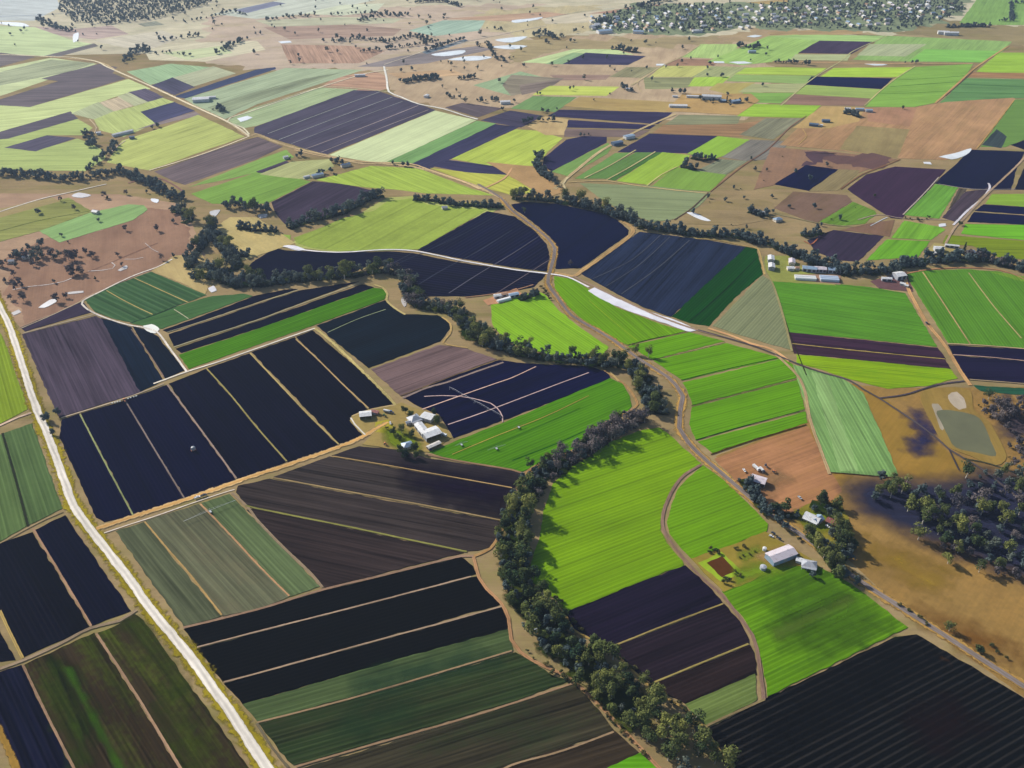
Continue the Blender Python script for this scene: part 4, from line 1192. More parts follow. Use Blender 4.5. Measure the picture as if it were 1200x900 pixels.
def lobes(kind, rnd):
    """clumps of a unit-size tree: list of (centre, radii); height is set per kind"""
    L = []
    if kind == 'G':
        h = 13.0
        for i in range(rnd.randint(8, 11)):
            a = rnd.uniform(0, 6.28); r = rnd.uniform(.3, 3.9)
            L.append((Vector((r*math.cos(a), r*math.sin(a), h*rnd.uniform(.34, .86))), Vector((rnd.uniform(1.8, 3.0),)*2 + (rnd.uniform(1.5, 2.4),))))
    elif kind == 'B':
        h = 9.0
        for i in range(rnd.randint(6, 9)):
            a = rnd.uniform(0, 6.28); r = rnd.uniform(0.2, 2.7); z = rnd.uniform(.28, .80)
            L.append((Vector((r*math.cos(a), r*math.sin(a), h*z)), Vector((rnd.uniform(1.5, 2.3),)*2 + (rnd.uniform(1.4, 2.1),))))
    elif kind == 'R':
        h = 11.0
        for i in range(rnd.randint(6, 9)):
            a = rnd.uniform(0, 6.28); r = rnd.uniform(.5, 3.2)
            L.append((Vector((r*math.cos(a), r*math.sin(a), h*rnd.uniform(.32, .82))), Vector((rnd.uniform(1.6, 2.6),)*2 + (rnd.uniform(1.4, 2.2),))))
    elif kind == 'C':
        h = 14.0
        for i in range(8):
            z = .12 + .1*i
            L.append((Vector((rnd.uniform(-.3, .3), rnd.uniform(-.3, .3), h*z)), Vector((2.6*(1.05-z),)*2 + (1.3,))))
    else:
        h = 3.0
        for i in range(rnd.randint(3, 5)):
            a = rnd.uniform(0, 6.28); r = rnd.uniform(0, 1.5)
            L.append((Vector((r*math.cos(a), r*math.sin(a), h*rnd.uniform(.3, .6))), Vector((rnd.uniform(.8, 1.3),)*2 + (rnd.uniform(.7, 1.1),))))
    return h, L

def leaf_quads(L, rnd, per, size, V, Fc, off=Vector(), sc_=1.0, fill=.35):
    for c, r in L:
        for k in range(per):
            d = Vector((rnd.gauss(0, 1), rnd.gauss(0, 1), rnd.gauss(0, 1))).normalized()
            rr = rnd.uniform(fill, 1.0)**.5 * rnd.choice((1, 1, 1, 1.18))
            p = c + Vector((d.x*r.x, d.y*r.y, d.z*r.z))*rr
            nrm = (d + Vector((rnd.uniform(-.7, .7), rnd.uniform(-.7, .7), rnd.uniform(-.2, .8)))).normalized()
            u = nrm.orthogonal().normalized(); v = nrm.cross(u); a = rnd.uniform(0, 6.28)
            e1 = (u*math.cos(a) + v*math.sin(a))*size*rnd.uniform(.6, 1.2); e2 = (v*math.cos(a) - u*math.sin(a))*size*rnd.uniform(.45, 1.0)
            b = len(V)
            V += [off + (p + e1)*sc_, off + (p + e2)*sc_, off + (p - e1*.9)*sc_, off + (p - e2)*sc_]
            Fc.append((b, b+1, b+2, b+3))

PROTO = {}
def make_proto(kind, i):
    rnd = random.Random(kind + str(i))
    h, L = lobes(kind, rnd)
    V, Fc = [], []
    leaf_quads(L, rnd, {'G': 60, 'B': 62, 'R': 52, 'C': 60, 'S': 40}[kind], {'G': .62, 'B': .68, 'R': .5, 'C': .55, 'S': .42}[kind], V, Fc)
    me = bpy.data.meshes.new('crown'); me.from_pydata([tuple(v) for v in V], [], Fc); me.materials.append(LEAF[kind])
    tb = MB(); r0 = {'G': .38, 'B': .3, 'R': .32, 'C': .28, 'S': .1}[kind]
    fork = Vector((rnd.uniform(-.4, .4), rnd.uniform(-.4, .4), h*(.28 if kind != 'C' else .9)))
    tb.bar((0, 0, -1.2), fork*.5, r0, r0*.85); tb.bar(fork*.5, fork, r0*.85, r0*.7)
    if kind != 'C':
        for c, r in L: tb.bar(fork, c + Vector((0, 0, r.z*.3)), r0*.5, r0*.12, 5)
    mt = bpy.data.meshes.new('trunk'); mt.from_pydata([tuple(v) for v in tb.v], [], tb.f); mt.materials.append(BARK[kind])
    return h, L, me, mt
for k_ in 'GBRCS': PROTO[k_] = [make_proto(k_, i) for i in range({'G': 9, 'B': 9, 'R': 6, 'C': 2, 'S': 5}[k_])]

DESC = {'G': 'olive gum tree with open crown', 'B': 'dark bushy tree', 'R': 'thin half-bare tree', 'C': 'dark pointed conifer', 'S': 'low scrubby bush'}
PLURAL = {'G': 'gum trees', 'B': 'bushy trees', 'R': 'half-bare trees', 'C': 'conifers', 'S': 'bushes'}
trees = []
banks = []
rt = random.Random(11)
for ln in TREES.strip().splitlines():
    if ln.startswith('#') or ln.count('|') != 2: continue
    head, pts, where = [s.strip() for s in ln.split('|')]
    mix, sp, hw = head.split(); sp, hw = float(sp)*.98, float(hw)*.95
    px = [tuple(float(v) for v in p.split(',')) for p in pts.split()]
    P = [ground(*p) for p in px]
    placed = []
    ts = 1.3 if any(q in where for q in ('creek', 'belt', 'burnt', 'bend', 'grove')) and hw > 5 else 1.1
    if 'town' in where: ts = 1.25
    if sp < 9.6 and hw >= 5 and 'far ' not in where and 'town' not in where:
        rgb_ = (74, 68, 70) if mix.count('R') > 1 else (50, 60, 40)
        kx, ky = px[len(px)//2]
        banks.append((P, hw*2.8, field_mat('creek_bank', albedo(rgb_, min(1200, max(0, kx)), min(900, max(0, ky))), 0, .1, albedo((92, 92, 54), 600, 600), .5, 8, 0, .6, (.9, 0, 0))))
    for a, b in zip(P, P[1:]):
        d = b-a; nr = Vector((-d.y, d.x, 0)).normalized()
        n = max(1, int(d.length*2*hw/(sp*sp*.9) + rt.random()))
        for k in range(n):
            for tries in range(8):
                q = a + d*rt.random() + nr*hw*rt.uniform(-1, 1)
                if all((q-o).length > sp*.72 for o in placed[-60:]):
                    placed.append(q); trees.append((rt.choice(mix), q, ts*min(1.55, max(.5, rt.gauss(.94, .3))), where, None)); break
for ln in SINGLES.strip().splitlines():
    if ln.startswith('#'): continue
    k, s, x, y, lab = ln.split(None, 4)
    trees.append((k, ground(float(x), float(y)), float(s), None, lab))

def scatter(poly, n, sp, mix, where):
    P = [ground(*p) for p in poly]; x0, x1 = min(p.x for p in P), max(p.x for p in P); y0, y1 = min(p.y for p in P), max(p.y for p in P); cells = {}
    for k in range(n*6):
        q = Vector((rt.uniform(x0, x1), rt.uniform(y0, y1), 0))
        if not in_poly(q, P): continue
        if noise.noise(Vector((q.x*.006, q.y*.006, 3))) < rt.uniform(-.75, .2): continue
        c = (int(q.x/sp), int(q.y/sp))
        if cells.get(c): continue
        cells[c] = 1; trees.append((rt.choice(mix), q, min(1.3, max(.45, rt.gauss(.85, .2))), where, None)); n -= 1
        if n <= 0: break
scatter([(690, 34), (700, 22), (745, 6), (800, 6), (850, 4), (900, 6), (950, -2), (1000, -6), (1125, -6), (1132, 12), (1088, 30), (1040, 37), (960, 34), (905, 34), (880, 29), (830, 40), (760, 40)], 1250, 10, 'BBBG', 'among the houses of the far town')
scatter([(68, 12), (72, -6), (245, -10), (248, 4), (215, 14), (180, 23), (130, 29), (88, 27)], 1100, 11, 'BBG', 'in the far wood on the hill')
scatter([(0, 20), (300, -5), (700, 0), (690, 50), (560, 90), (460, 80), (300, 75), (200, 60), (100, 60), (0, 60)], 130, 20, 'BG', 'far out on the plain')
scatter([(460, 80), (700, 45), (900, 50), (900, 130), (660, 140), (520, 125)], 60, 20, 'BG', 'far out on the plain')
scatter([(0, 215), (200, 225), (230, 300), (150, 330), (20, 360), (0, 340)], 22, 16, 'RBR', 'on the brown flat')
scatter([(880, 180), (1010, 190), (1000, 280), (790, 265), (830, 225)], 26, 16, 'SB', 'on the brown paddocks')
scatter([(1130, 470), (1230, 470), (1230, 560), (1180, 545), (1175, 500)], 40, 9, 'RRS', 'in the thin scrub right of the dam')
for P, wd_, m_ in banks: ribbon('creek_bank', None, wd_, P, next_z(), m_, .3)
Z_TOP = Z[0]
def project(p):
    d = p - Vector((0, 0, H)); zc = d.y*CP - d.z*SP; yc = d.y*SP + d.z*CP
    return 600 + F*d.x/zc, 450 - F*yc/zc
def in_view(p, m=0):
    x, y = project(p); return -m < x < 1200+m and -m < y < 900+m
def shown_size(tr):
    return PROTO[tr[0]][0][0]*tr[2]/(tr[1]-Vector((0, 0, H))).length
big = sorted([t_ for t_ in trees if t_[0] != 'S' and in_view(t_[1], 4) and not t_[4]], key=shown_size, reverse=True)
shr = sorted([t_ for t_ in trees if t_[0] == 'S' and not t_[4] and in_view(t_[1], 4)], key=shown_size, reverse=True)[:170]
singles = [t_ for t_ in trees if t_[4]]
chosen = big[:max(0, 298-len(singles))] + singles + shr
chosen_ids = set(map(id, chosen)); 
for tr in chosen:
    kind, p, s, where, lab = tr
    h, L, me, mt = rt.choice(PROTO[kind])
    nm = 'shrub' if kind == 'S' else {'G': 'gum_tree', 'B': 'tree', 'R': 'tree', 'C': 'conifer_tree'}[kind]
    e = empty(nm, (p.x, p.y, Z_TOP - .3), rt.uniform(0, 6.28), lab or DESC[kind] + ' ' + where, 'bush' if kind == 'S' else 'tree', None if lab else PLURAL[kind] + ' ' + where)
    e.scale = (s*rt.uniform(.9, 1.12), s*rt.uniform(.9, 1.12), s*rt.uniform(.85, 1.15))
    for nm2, m2 in (('crown', me), ('trunk', mt)):
        c = bpy.data.objects.new(nm2, m2); col.objects.link(c); c.parent = e
# everything smaller than that in the picture: one mass
V, Fc, Mi = [], [], []
keys = list('GBRCS')
FB = MB()
for tr in trees:
    if id(tr) in chosen_ids: continue
    kind, p, s, where, lab = tr
    h, L, me, mt = rt.choice(PROTO[kind])
    dd = p.y
    per = 30 if dd < 1100 else (16 if dd < 1700 else 9)
    n0 = len(Fc)
    a = rt.uniform(0, 6.28); ca, sa = math.cos(a), math.sin(a)
    L2 = [(Vector((c.x*ca - c.y*sa, c.x*sa + c.y*ca, c.z)), r) for c, r in L]
    leaf_quads(L2, rt, per, (.95 if dd < 1100 else (1.25 if dd < 1700 else 1.7)) if kind != 'S' else .8, V, Fc, Vector((p.x, p.y, Z_TOP-.3)), s, .2)
    Mi += [keys.index(kind)]*(len(Fc)-n0)
    n1 = len(FB.f); FB.bar((p.x, p.y, -.2), (p.x, p.y, h*s*.6), .35, .2, 4)
nb = len(V); V += FB.v; Fc += [tuple(i+nb for i in f) for f in FB.f]; Mi += [5]*len(FB.f)
FARLEAF = {'G': leaf_mat('hazed_gum_leaves', (.07, .10, .10), (.18, .19, .13)), 'B': leaf_mat('hazed_leaves', (.055, .085, .10), (.12, .15, .13)), 'R': LEAF['R'], 'C': LEAF['C'], 'S': LEAF['S']}  # haze painted into the far gum and bushy leaves: paler, bluer
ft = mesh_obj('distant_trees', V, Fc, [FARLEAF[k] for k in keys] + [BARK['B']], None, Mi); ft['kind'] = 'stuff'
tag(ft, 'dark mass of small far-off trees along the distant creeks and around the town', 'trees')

# ------------------------------------------------------------------ buildings
WHITE = plain('white_sheet_metal', (.60, .61, .62), .5, .35, var=.3, scale=.25)
CREAM = plain('cream_boards', (.55, .50, .42))
GREYR = plain('grey_sheet_metal', (.36, .38, .42), .5, .4)
BLUER = plain('blue_grey_sheet_metal', (.24, .34, .46), .5, .4)
PINKR = plain('faded_pinkish_sheet_metal', (.56, .50, .54), .5, .4)
REDR = plain('dull_red_sheet_metal', (.22, .07, .06), .6, .3)
BROWNR = plain('rusty_brown_sheet_metal', (.30, .17, .10), .7, .3)
TEALR = plain('dark_blue_sheet_metal', (.07, .12, .20), .5, .4)
DARK = plain('dark_door', (.03, .03, .04), .5, .4)
GLASS = plain('window_glass', (.05, .07, .10), .12, .6)
TRIM = plain('white_trim', (.72, .72, .70))
CONC = plain('concrete', (.45, .43, .40))
TIMBER = plain('weathered_timber', (.20, .17, .15))

def heading(x, y, dx, dy):
    a, b = ground(x, y), ground(x+dx, y+dy); d = b-a
    return math.atan2(d.y, d.x)

def shell(root, L, Wd, h, rise, wallm, roofm, hip=False, open_side=None, eave=.5):
    """walls and roof; the long side runs along local x"""
    w_ = MB(); x, y = L/2, Wd/2
    if open_side is None:
        vs = []
        for z in (-1.2, h): vs += [(-x, -y, z), (x, -y, z), (x, y, z), (-x, y, z)]
        fs = [(0, 1, 5, 4), (1, 2, 6, 5), (2, 3, 7, 6), (3, 0, 4, 7)]
        if not hip:
            vs += [(-x, 0, h+rise), (x, 0, h+rise)]; fs += [(7, 4, 8), (5, 6, 9)]
        w_.add(vs, fs)
    else:
        s = open_side
        w_.box(0, -s*(y-.1), h/2-.6, L, .2, h+1.2)
        for sx in (-1, 1): w_.box(sx*(x-.1), s*.1, h/2-.6, .2, Wd-.2, h+1.2)
        for sx in (-1, 1):
            w_.add([(sx*x, -y, h), (sx*x, y, h), (sx*x, 0, h+rise)], [(0, 1, 2) if sx > 0 else (2, 1, 0)])
    w_.build('wall', wallm, root)
    r_ = MB(); X, Y = x+eave, y+eave; k = rise/y; lo = h - eave*k + .05; top = h+rise+.05; t_ = .18
    if hip:
        rx = max(.3, x - y)
        vs = [(-X, -Y, lo), (X, -Y, lo), (X, Y, lo), (-X, Y, lo), (-rx, 0, top), (rx, 0, top)]
        r_.add(vs + [(a, b, lo-t_) for a, b in ((-X, -Y), (X, -Y), (X, Y), (-X, Y))], [(0, 1, 5, 4), (2, 3, 4, 5), (1, 2, 5), (3, 0, 4), (0, 6, 7, 1), (1, 7, 8, 2), (2, 8, 9, 3), (3, 9, 6, 0), (9, 8, 7, 6)])
    else:
        for s in (-1, 1):
            vs = [(-X, s*Y, lo), (X, s*Y, lo), (X, 0, top), (-X, 0, top)]
            r_.add(vs + [(a, b, c+t_) for a, b, c in vs], [(0, 1, 2, 3), (7, 6, 5, 4), (0, 4, 5, 1), (1, 5, 6, 2), (3, 7, 4, 0), (2, 6, 7, 3)])
    rf = r_.build('roof', roofm, root)
    return rf

def opening(root, nm, m, L, Wd, side, u, z, wd, ht, sub=None):
    """a door or window set 4 cm proud of a wall; side is one of x+ x- y+ y-"""
    sgn = 1 if side[1] == '+' else -1
    if side[0] == 'y': pos = (u, sgn*(Wd/2+.04)); sz = (wd, .1)
    else: pos = (sgn*(L/2+.04), u); sz = (.1, wd)
    o = MB().box(pos[0], pos[1], z, sz[0], sz[1], ht).build(nm, m, root)
    if sub:
        sn, smt, k = sub
        q = (pos[0], pos[1] + sgn*.05) if side[0] == 'y' else (pos[0] + sgn*.05, pos[1])
        b = MB().box(q[0], q[1], z, sz[0]*k if side[0] == 'y' else .06, sz[1]*k if side[0] == 'x' else .06, ht*k)
        b.build(sn, smt, o)
    return o

def house(x, y, dx, dy, L, Wd, h, rise, wallm, roofm, label, cat='house', hip=False, group=None, detail=2, name='house', chimney=False, verandah=False):
    p = ground(x, y)
    e = empty(name, (p.x, p.y, Z_TOP), heading(x, y, dx, dy), label, cat, group)
    rf = shell(e, L, Wd, h, rise, wallm, roofm, hip)
    if detail:
        for sd_ in ('y-', 'y+'):
            for k in range(max(2, int(L/4))):
                u = -L/2 + (k+.5)*L/max(2, int(L/4))
                if sd_ == 'y-' and k == 1: opening(e, 'door', TIMBER, L, Wd, sd_, u, 1.0, .95, 2.0, ('handle', TRIM, .08))
                else: opening(e, 'window', TRIM, L, Wd, sd_, u, 1.5, 1.5, 1.2, ('pane', GLASS, .85))
        for sd_ in ('x-', 'x+'): opening(e, 'window', TRIM, L, Wd, sd_, 0, 1.5, 1.4, 1.2, ('pane', GLASS, .85))
    if chimney: MB().box(L*.2, Wd*.12, h+rise*.9, .8, .8, rise*1.1).build('chimney', CONC, rf)
    if verandah:
        v = MB(); y0 = -Wd/2
        v.add([(-L/2, y0, h-.15), (L/2, y0, h-.15), (L/2, y0-2.4, h-.6), (-L/2, y0-2.4, h-.6), (-L/2, y0, h-.05), (L/2, y0, h-.05), (L/2, y0-2.4, h-.5), (-L/2, y0-2.4, h-.5)],
              [(0, 1, 2, 3), (7, 6, 5, 4), (2, 6, 7, 3), (0, 3, 7, 4), (1, 5, 6, 2)])
        v.build('verandah_roof', roofm, e)
        for k in range(4):
            MB().bar((-L/2+.2+k*(L-.4)/3, y0-2.3, -1), (-L/2+.2+k*(L-.4)/3, y0-2.3, h-.55), .08).build('post', TRIM, e)
    return e

def shed(x, y, dx, dy, L, Wd, h, rise, wallm, roofm, label, cat='shed', open_side=None, doors=1, group=None, name='shed', end_door=False):
    p = ground(x, y)
    e = empty(name, (p.x, p.y, Z_TOP), heading(x, y, dx, dy), label, cat, group)
    rf = shell(e, L, Wd, h, rise, wallm, roofm, False, open_side)
    for k in range(2): MB().bar((-L/4 + k*L/2, 0, h+rise-.1), (-L/4 + k*L/2, 0, h+rise+.55), .35, .35, 8).build('roof_vent', GREYR, rf)
    if open_side:
        n = max(2, int(L/6))
        for k in range(1, n): MB().box(-L/2 + k*L/n, open_side*(Wd/2-.15), h/2-.6, .2, .2, h+1.2).build('post', GREYR, e)
    elif doors:
        for k in range(doors): opening(e, 'roller_door', GREYR if wallm is not GREYR else DARK, L, Wd, 'y-', -L/2 + (k+.5)*L/doors, h*.42, min(4.2, L/doors*.7), h*.8)
        opening(e, 'window', TRIM, L, Wd, 'x+', 0, h*.55, 1.6, 1.0, ('pane', GLASS, .85))
    return e

def far_building(x, y, dx, dy, L, Wd, h, rise, wallm, roofm, label, cat='shed', name='shed', group=None):
    p = ground(x, y)
    e = empty(name, (p.x, p.y, Z_TOP-.3), heading(x, y, dx, dy), label, cat, group)
    shell(e, L, Wd, h, rise, wallm, roofm); return e

def tank(x, y, r, h, m, label, group=None):
    p = ground(x, y); e = empty('water_tank', (p.x, p.y, Z_TOP), 0, label, 'water tank', group)
    MB().bar((0, 0, -1), (0, 0, h), r, r, 18).build('barrel', m, e)
    MB().bar((0, 0, h), (0, 0, h+r*.28), r*1.03, .2, 18).build('lid', m, e)

# the farm among the black fields
shed(428.6, 489, 10, -1, 13, 10, 4.2, 1.0, GREYR, WHITE, 'white-roofed shed with dark open front at the left corner of the farmyard', open_side=-1)
shed(439.5, 485, 10, 2.2, 9, 4.5, 2.6, .5, BROWNR, REDR, 'small dark brown lean shed right of the white-roofed open shed')
house(485.5, 493, 10, -4, 13, 11, 3.2, 2.6, CREAM, GREYR, 'grey hip-roofed farmhouse beside the dark trees of the farmyard', hip=True, chimney=True, verandah=True)
shed(501.5, 491.5, 10, 3, 14, 11, 4, .8, CREAM, WHITE, 'square white shed above the two large sheds, next to a round tree', doors=2)
shed(494.5, 506, 9, 11.5, 21, 9, 4.6, 1.2, GREYR, WHITE, 'long white shed sloping down the farmyard, left of the widest shed', doors=2)
shed(505.5, 511.5, 10, -3.6, 19, 15, 5.2, 1.3, GREYR, WHITE, 'widest white farm shed with dark open front toward the brown field', open_side=-1)
shed(508.5, 524, 10, -4.5, 16, 5, 2.6, .5, TIMBER, CONC, 'low open machinery bay at the lower edge of the farmyard', open_side=-1)
house(477.5, 524, 10, -2.5, 11, 9, 3, 2.2, CREAM, BLUER, 'small blue-roofed house wrapped in dark trees on the farmyard', hip=True)
house(957/2, 497.5, 10, -2, 5, 4, 2.6, 1, CREAM, GREYR, 'tiny grey outbuilding beside the hip-roofed farmhouse', cat='outbuilding', name='outbuilding')
# beside the sealed road
shed(888, 566, 10, 3, 15, 11, 4.2, 1.6, GREYR, PINKR, 'pinkish-roofed open barn alone on the rust-coloured paddock', open_side=-1, name='barn', cat='barn')
house(951, 610, 11, 5, 15, 9, 3.4, 2.4, CREAM, WHITE, 'white-roofed homestead under the dark grove by the road', chimney=True, verandah=True)
house(957.5, 611.5, 8, -5, 10, 8, 3.2, 2.0, CREAM, BLUER, 'blue-grey roofed wing standing against the white homestead', cat='house')
shed(973.5, 614, 9, 4, 9, 7, 3, 1.2, REDR, REDR, 'small dull red shed right of the white homestead')
shed(914.5, 654, 10, -3.8, 27, 13, 5, 1.8, BLUER, PINKR, 'long pale-roofed shed between bright green field and sealed road', doors=3)
house(947.5, 664, 10, 2, 13, 9, 3.2, 2.2, CREAM, GREYR, 'grey-roofed cottage between the long shed and the sealed road', hip=True, verandah=True)
shed(936.5, 659, 10, 3, 6, 5, 2.6, .7, CREAM, WHITE, 'tiny white shed between the long shed and the grey cottage', doors=1)
tank(895.5, 645, 1.9, 2.4, WHITE, 'small white water tank behind the long pale-roofed shed')
tank(894, 667, 3.0, 2.6, GREYR, 'grey round tank on bare soil near the square walled garden')
# packing sheds along the dark grove
shed(903, 306, 0.6, 8, 15, 9, 5, 1.4, GREYR, WHITE, 'upper of two white sheds set end to end beside the dark green field', doors=1)
shed(903.6, 315, 0.6, 8, 14, 9, 5, 1.4, GREYR, WHITE, 'lower of two white sheds set end to end beside the dark green field', doors=1)
house(927.5, 309, 0.4, 7, 15, 9, 4, 1.6, CREAM, PINKR, 'pale pinkish two-storey house left of the packing sheds', chimney=True)
shed(926, 316.5, 10, 0, 10, 7, 3.4, 1, CREAM, WHITE, 'small white shed below the pale pinkish house', doors=1)
shed(934, 316, 10, 0, 6, 6, 3, .8, CREAM, BROWNR, 'small tan shed beside the pale pinkish house')
shed(948, 317.5, 10, 1, 20, 10, 4.6, 1.5, GREYR, BLUER, 'blue-grey packing shed left end of the row under the grove', doors=3)
shed(961, 318, 10, .6, 16, 10, 4.6, 1.5, GREYR, PINKR, 'pinkish packing shed in the middle of the row under the grove', doors=3)
shed(977, 319, 10, .6, 18, 10, 4.6, 1.4, GREYR, BLUER, 'pale blue packing shed right end of the row under the grove', doors=3)
def greenhouse(x, y, dx, dy, L, Wd, h, bays, m, label):
    p = ground(x, y); e = empty('greenhouse', (p.x, p.y, Z_TOP), heading(x, y, dx, dy), label, 'greenhouse')
    for b in range(bays):
        y0 = -Wd/2 + b*Wd/bays; wd = Wd/bays; prof = [(0, -1)]
        for k in range(9):
            a = math.pi*k/8; prof.append((wd/2*(1-math.cos(a)), h*.55 + h*.45*math.sin(a)))
        prof.append((wd, -1))
        mb = MB(); n = len(prof)
        vs_ = [(-L/2, y0+q, z) for q, z in prof] + [(L/2, y0+q, z) for q, z in prof]
        mb.add(vs_, [(i, n+i, n+i+1, i+1) for i in range(n-1)] + [tuple(range(n)), tuple(range(2*n-1, n-1, -1))])
        mb.build('tunnel_cover', m, e)
    for b in range(bays):
        MB().box(-L/2-.06, -Wd/2 + (b+.5)*Wd/bays, 1.0, .1, 1.8, 2).build('door', GREYR, e)
FILM = plain('greenhouse_film', (.62, .64, .62), .4, .4)
FILMB = plain('blue_greenhouse_film', (.42, .50, .60), .4, .4)
greenhouse(943.5, 327, 10, .6, 30, 12, 3.4, 2, FILM, 'pale greenhouse tunnels at the edge of the ribbed green field')
greenhouse(971.5, 328, 10, .6, 26, 15, 3.6, 3, FILMB, 'bluish greenhouse tunnels on pink soil beside the dark grove')
shed(1053, 326, 10, -1.5, 15, 14, 6, 1.6, GREYR, WHITE, 'big square white shed at the upper end of the straight tan track', doors=2)
shed(1038.5, 329, 10, .5, 14, 6, 3.4, .9, GREYR, WHITE, 'low white shed left of the big square white shed', doors=2)
shed(1057.5, 334.5, 8, 2, 7, 5, 2.8, .8, CREAM, WHITE, 'small white shed below the big square white shed')
shed(1062, 336.5, 8, 2, 4.5, 4, 2.4, .6, CREAM, WHITE, 'smallest white hut beside the straight tan track', name='hut', cat='hut')
shed(1099.5, 294, 10, .5, 14, 10, 4.6, 1.2, GREYR, WHITE, 'bright white shed at the left end of the grove farm', doors=2)
shed(1098.5, 298.5, 10, 0, 13, 5, 3, .8, GREYR, WHITE, 'low white lean shed in front of the bright white shed', doors=2)
shed(1115, 290, 10, 1, 20, 5, 3.2, .8, GREYR, WHITE, 'long thin white shed behind the grove farm garden', doors=3)
house(1124, 295.5, 10, 0, 10, 7, 3, 1.6, CREAM, GREYR, 'small grey-roofed house among the trees of the grove farm', hip=True)
house(1138, 297.5, 10, -1, 13, 9, 3.4, 2, CREAM, BLUER, 'bright blue-roofed house right of the tall conifer', hip=True)
shed(583, 349, 9, -1, 10, 6, 3.4, .9, GREYR, WHITE, 'small white shed at the left end of the yellow-green field top')
greenhouse(590.5, 352.5, 10, -2.7, 21, 6, 2.8, 1, plain('white_greenhouse_film', (.74, .75, .74), .4, .4), 'long low white tunnel along the yellow-green field top')
shed(586.5, 347.5, 10, -2, 20, 6, 2.6, .6, GREYR, BROWNR, 'rusty brown long roof behind the low white tunnel', doors=2)
shed(602, 347.5, 10, -2, 14, 7, 3.2, .9, GREYR, BLUER, 'pale blue shed between the white tunnel and the dark roadside trees', doors=2)
house(911, 259, 10, -2, 13, 9, 3.4, 2, CREAM, BLUER, 'blue-roofed cottage above the creek by the brown paddock', hip=True)
house(884.5, 249, 10, -1, 9, 7, 3, 1.6, CREAM, WHITE, 'left white cottage among the dark trees above the creek')
house(893, 251, 10, -1, 9, 7, 3, 1.6, CREAM, WHITE, 'right white cottage among the dark trees above the creek')
house(521, 245, 10, -1, 9, 7, 3, 1.6, CREAM, GREYR, 'small grey-roofed hut at the tree row above the yellow-green field', cat='hut', name='hut')
house(112.5, 250, 10, 2, 11, 8, 3, 1.6, CREAM, TEALR, 'lone dark-roofed hut on the brown flat above the pale green strip', cat='hut', name='hut')
house(31, 303, 10, -1, 10, 7, 3, 1.6, CREAM, WHITE, 'white-roofed house half hidden in the grey wood')
house(14, 308, 10, -1, 8, 6, 3, 1.6, CREAM, GREYR, 'small grey-roofed house at the left of the grey wood')
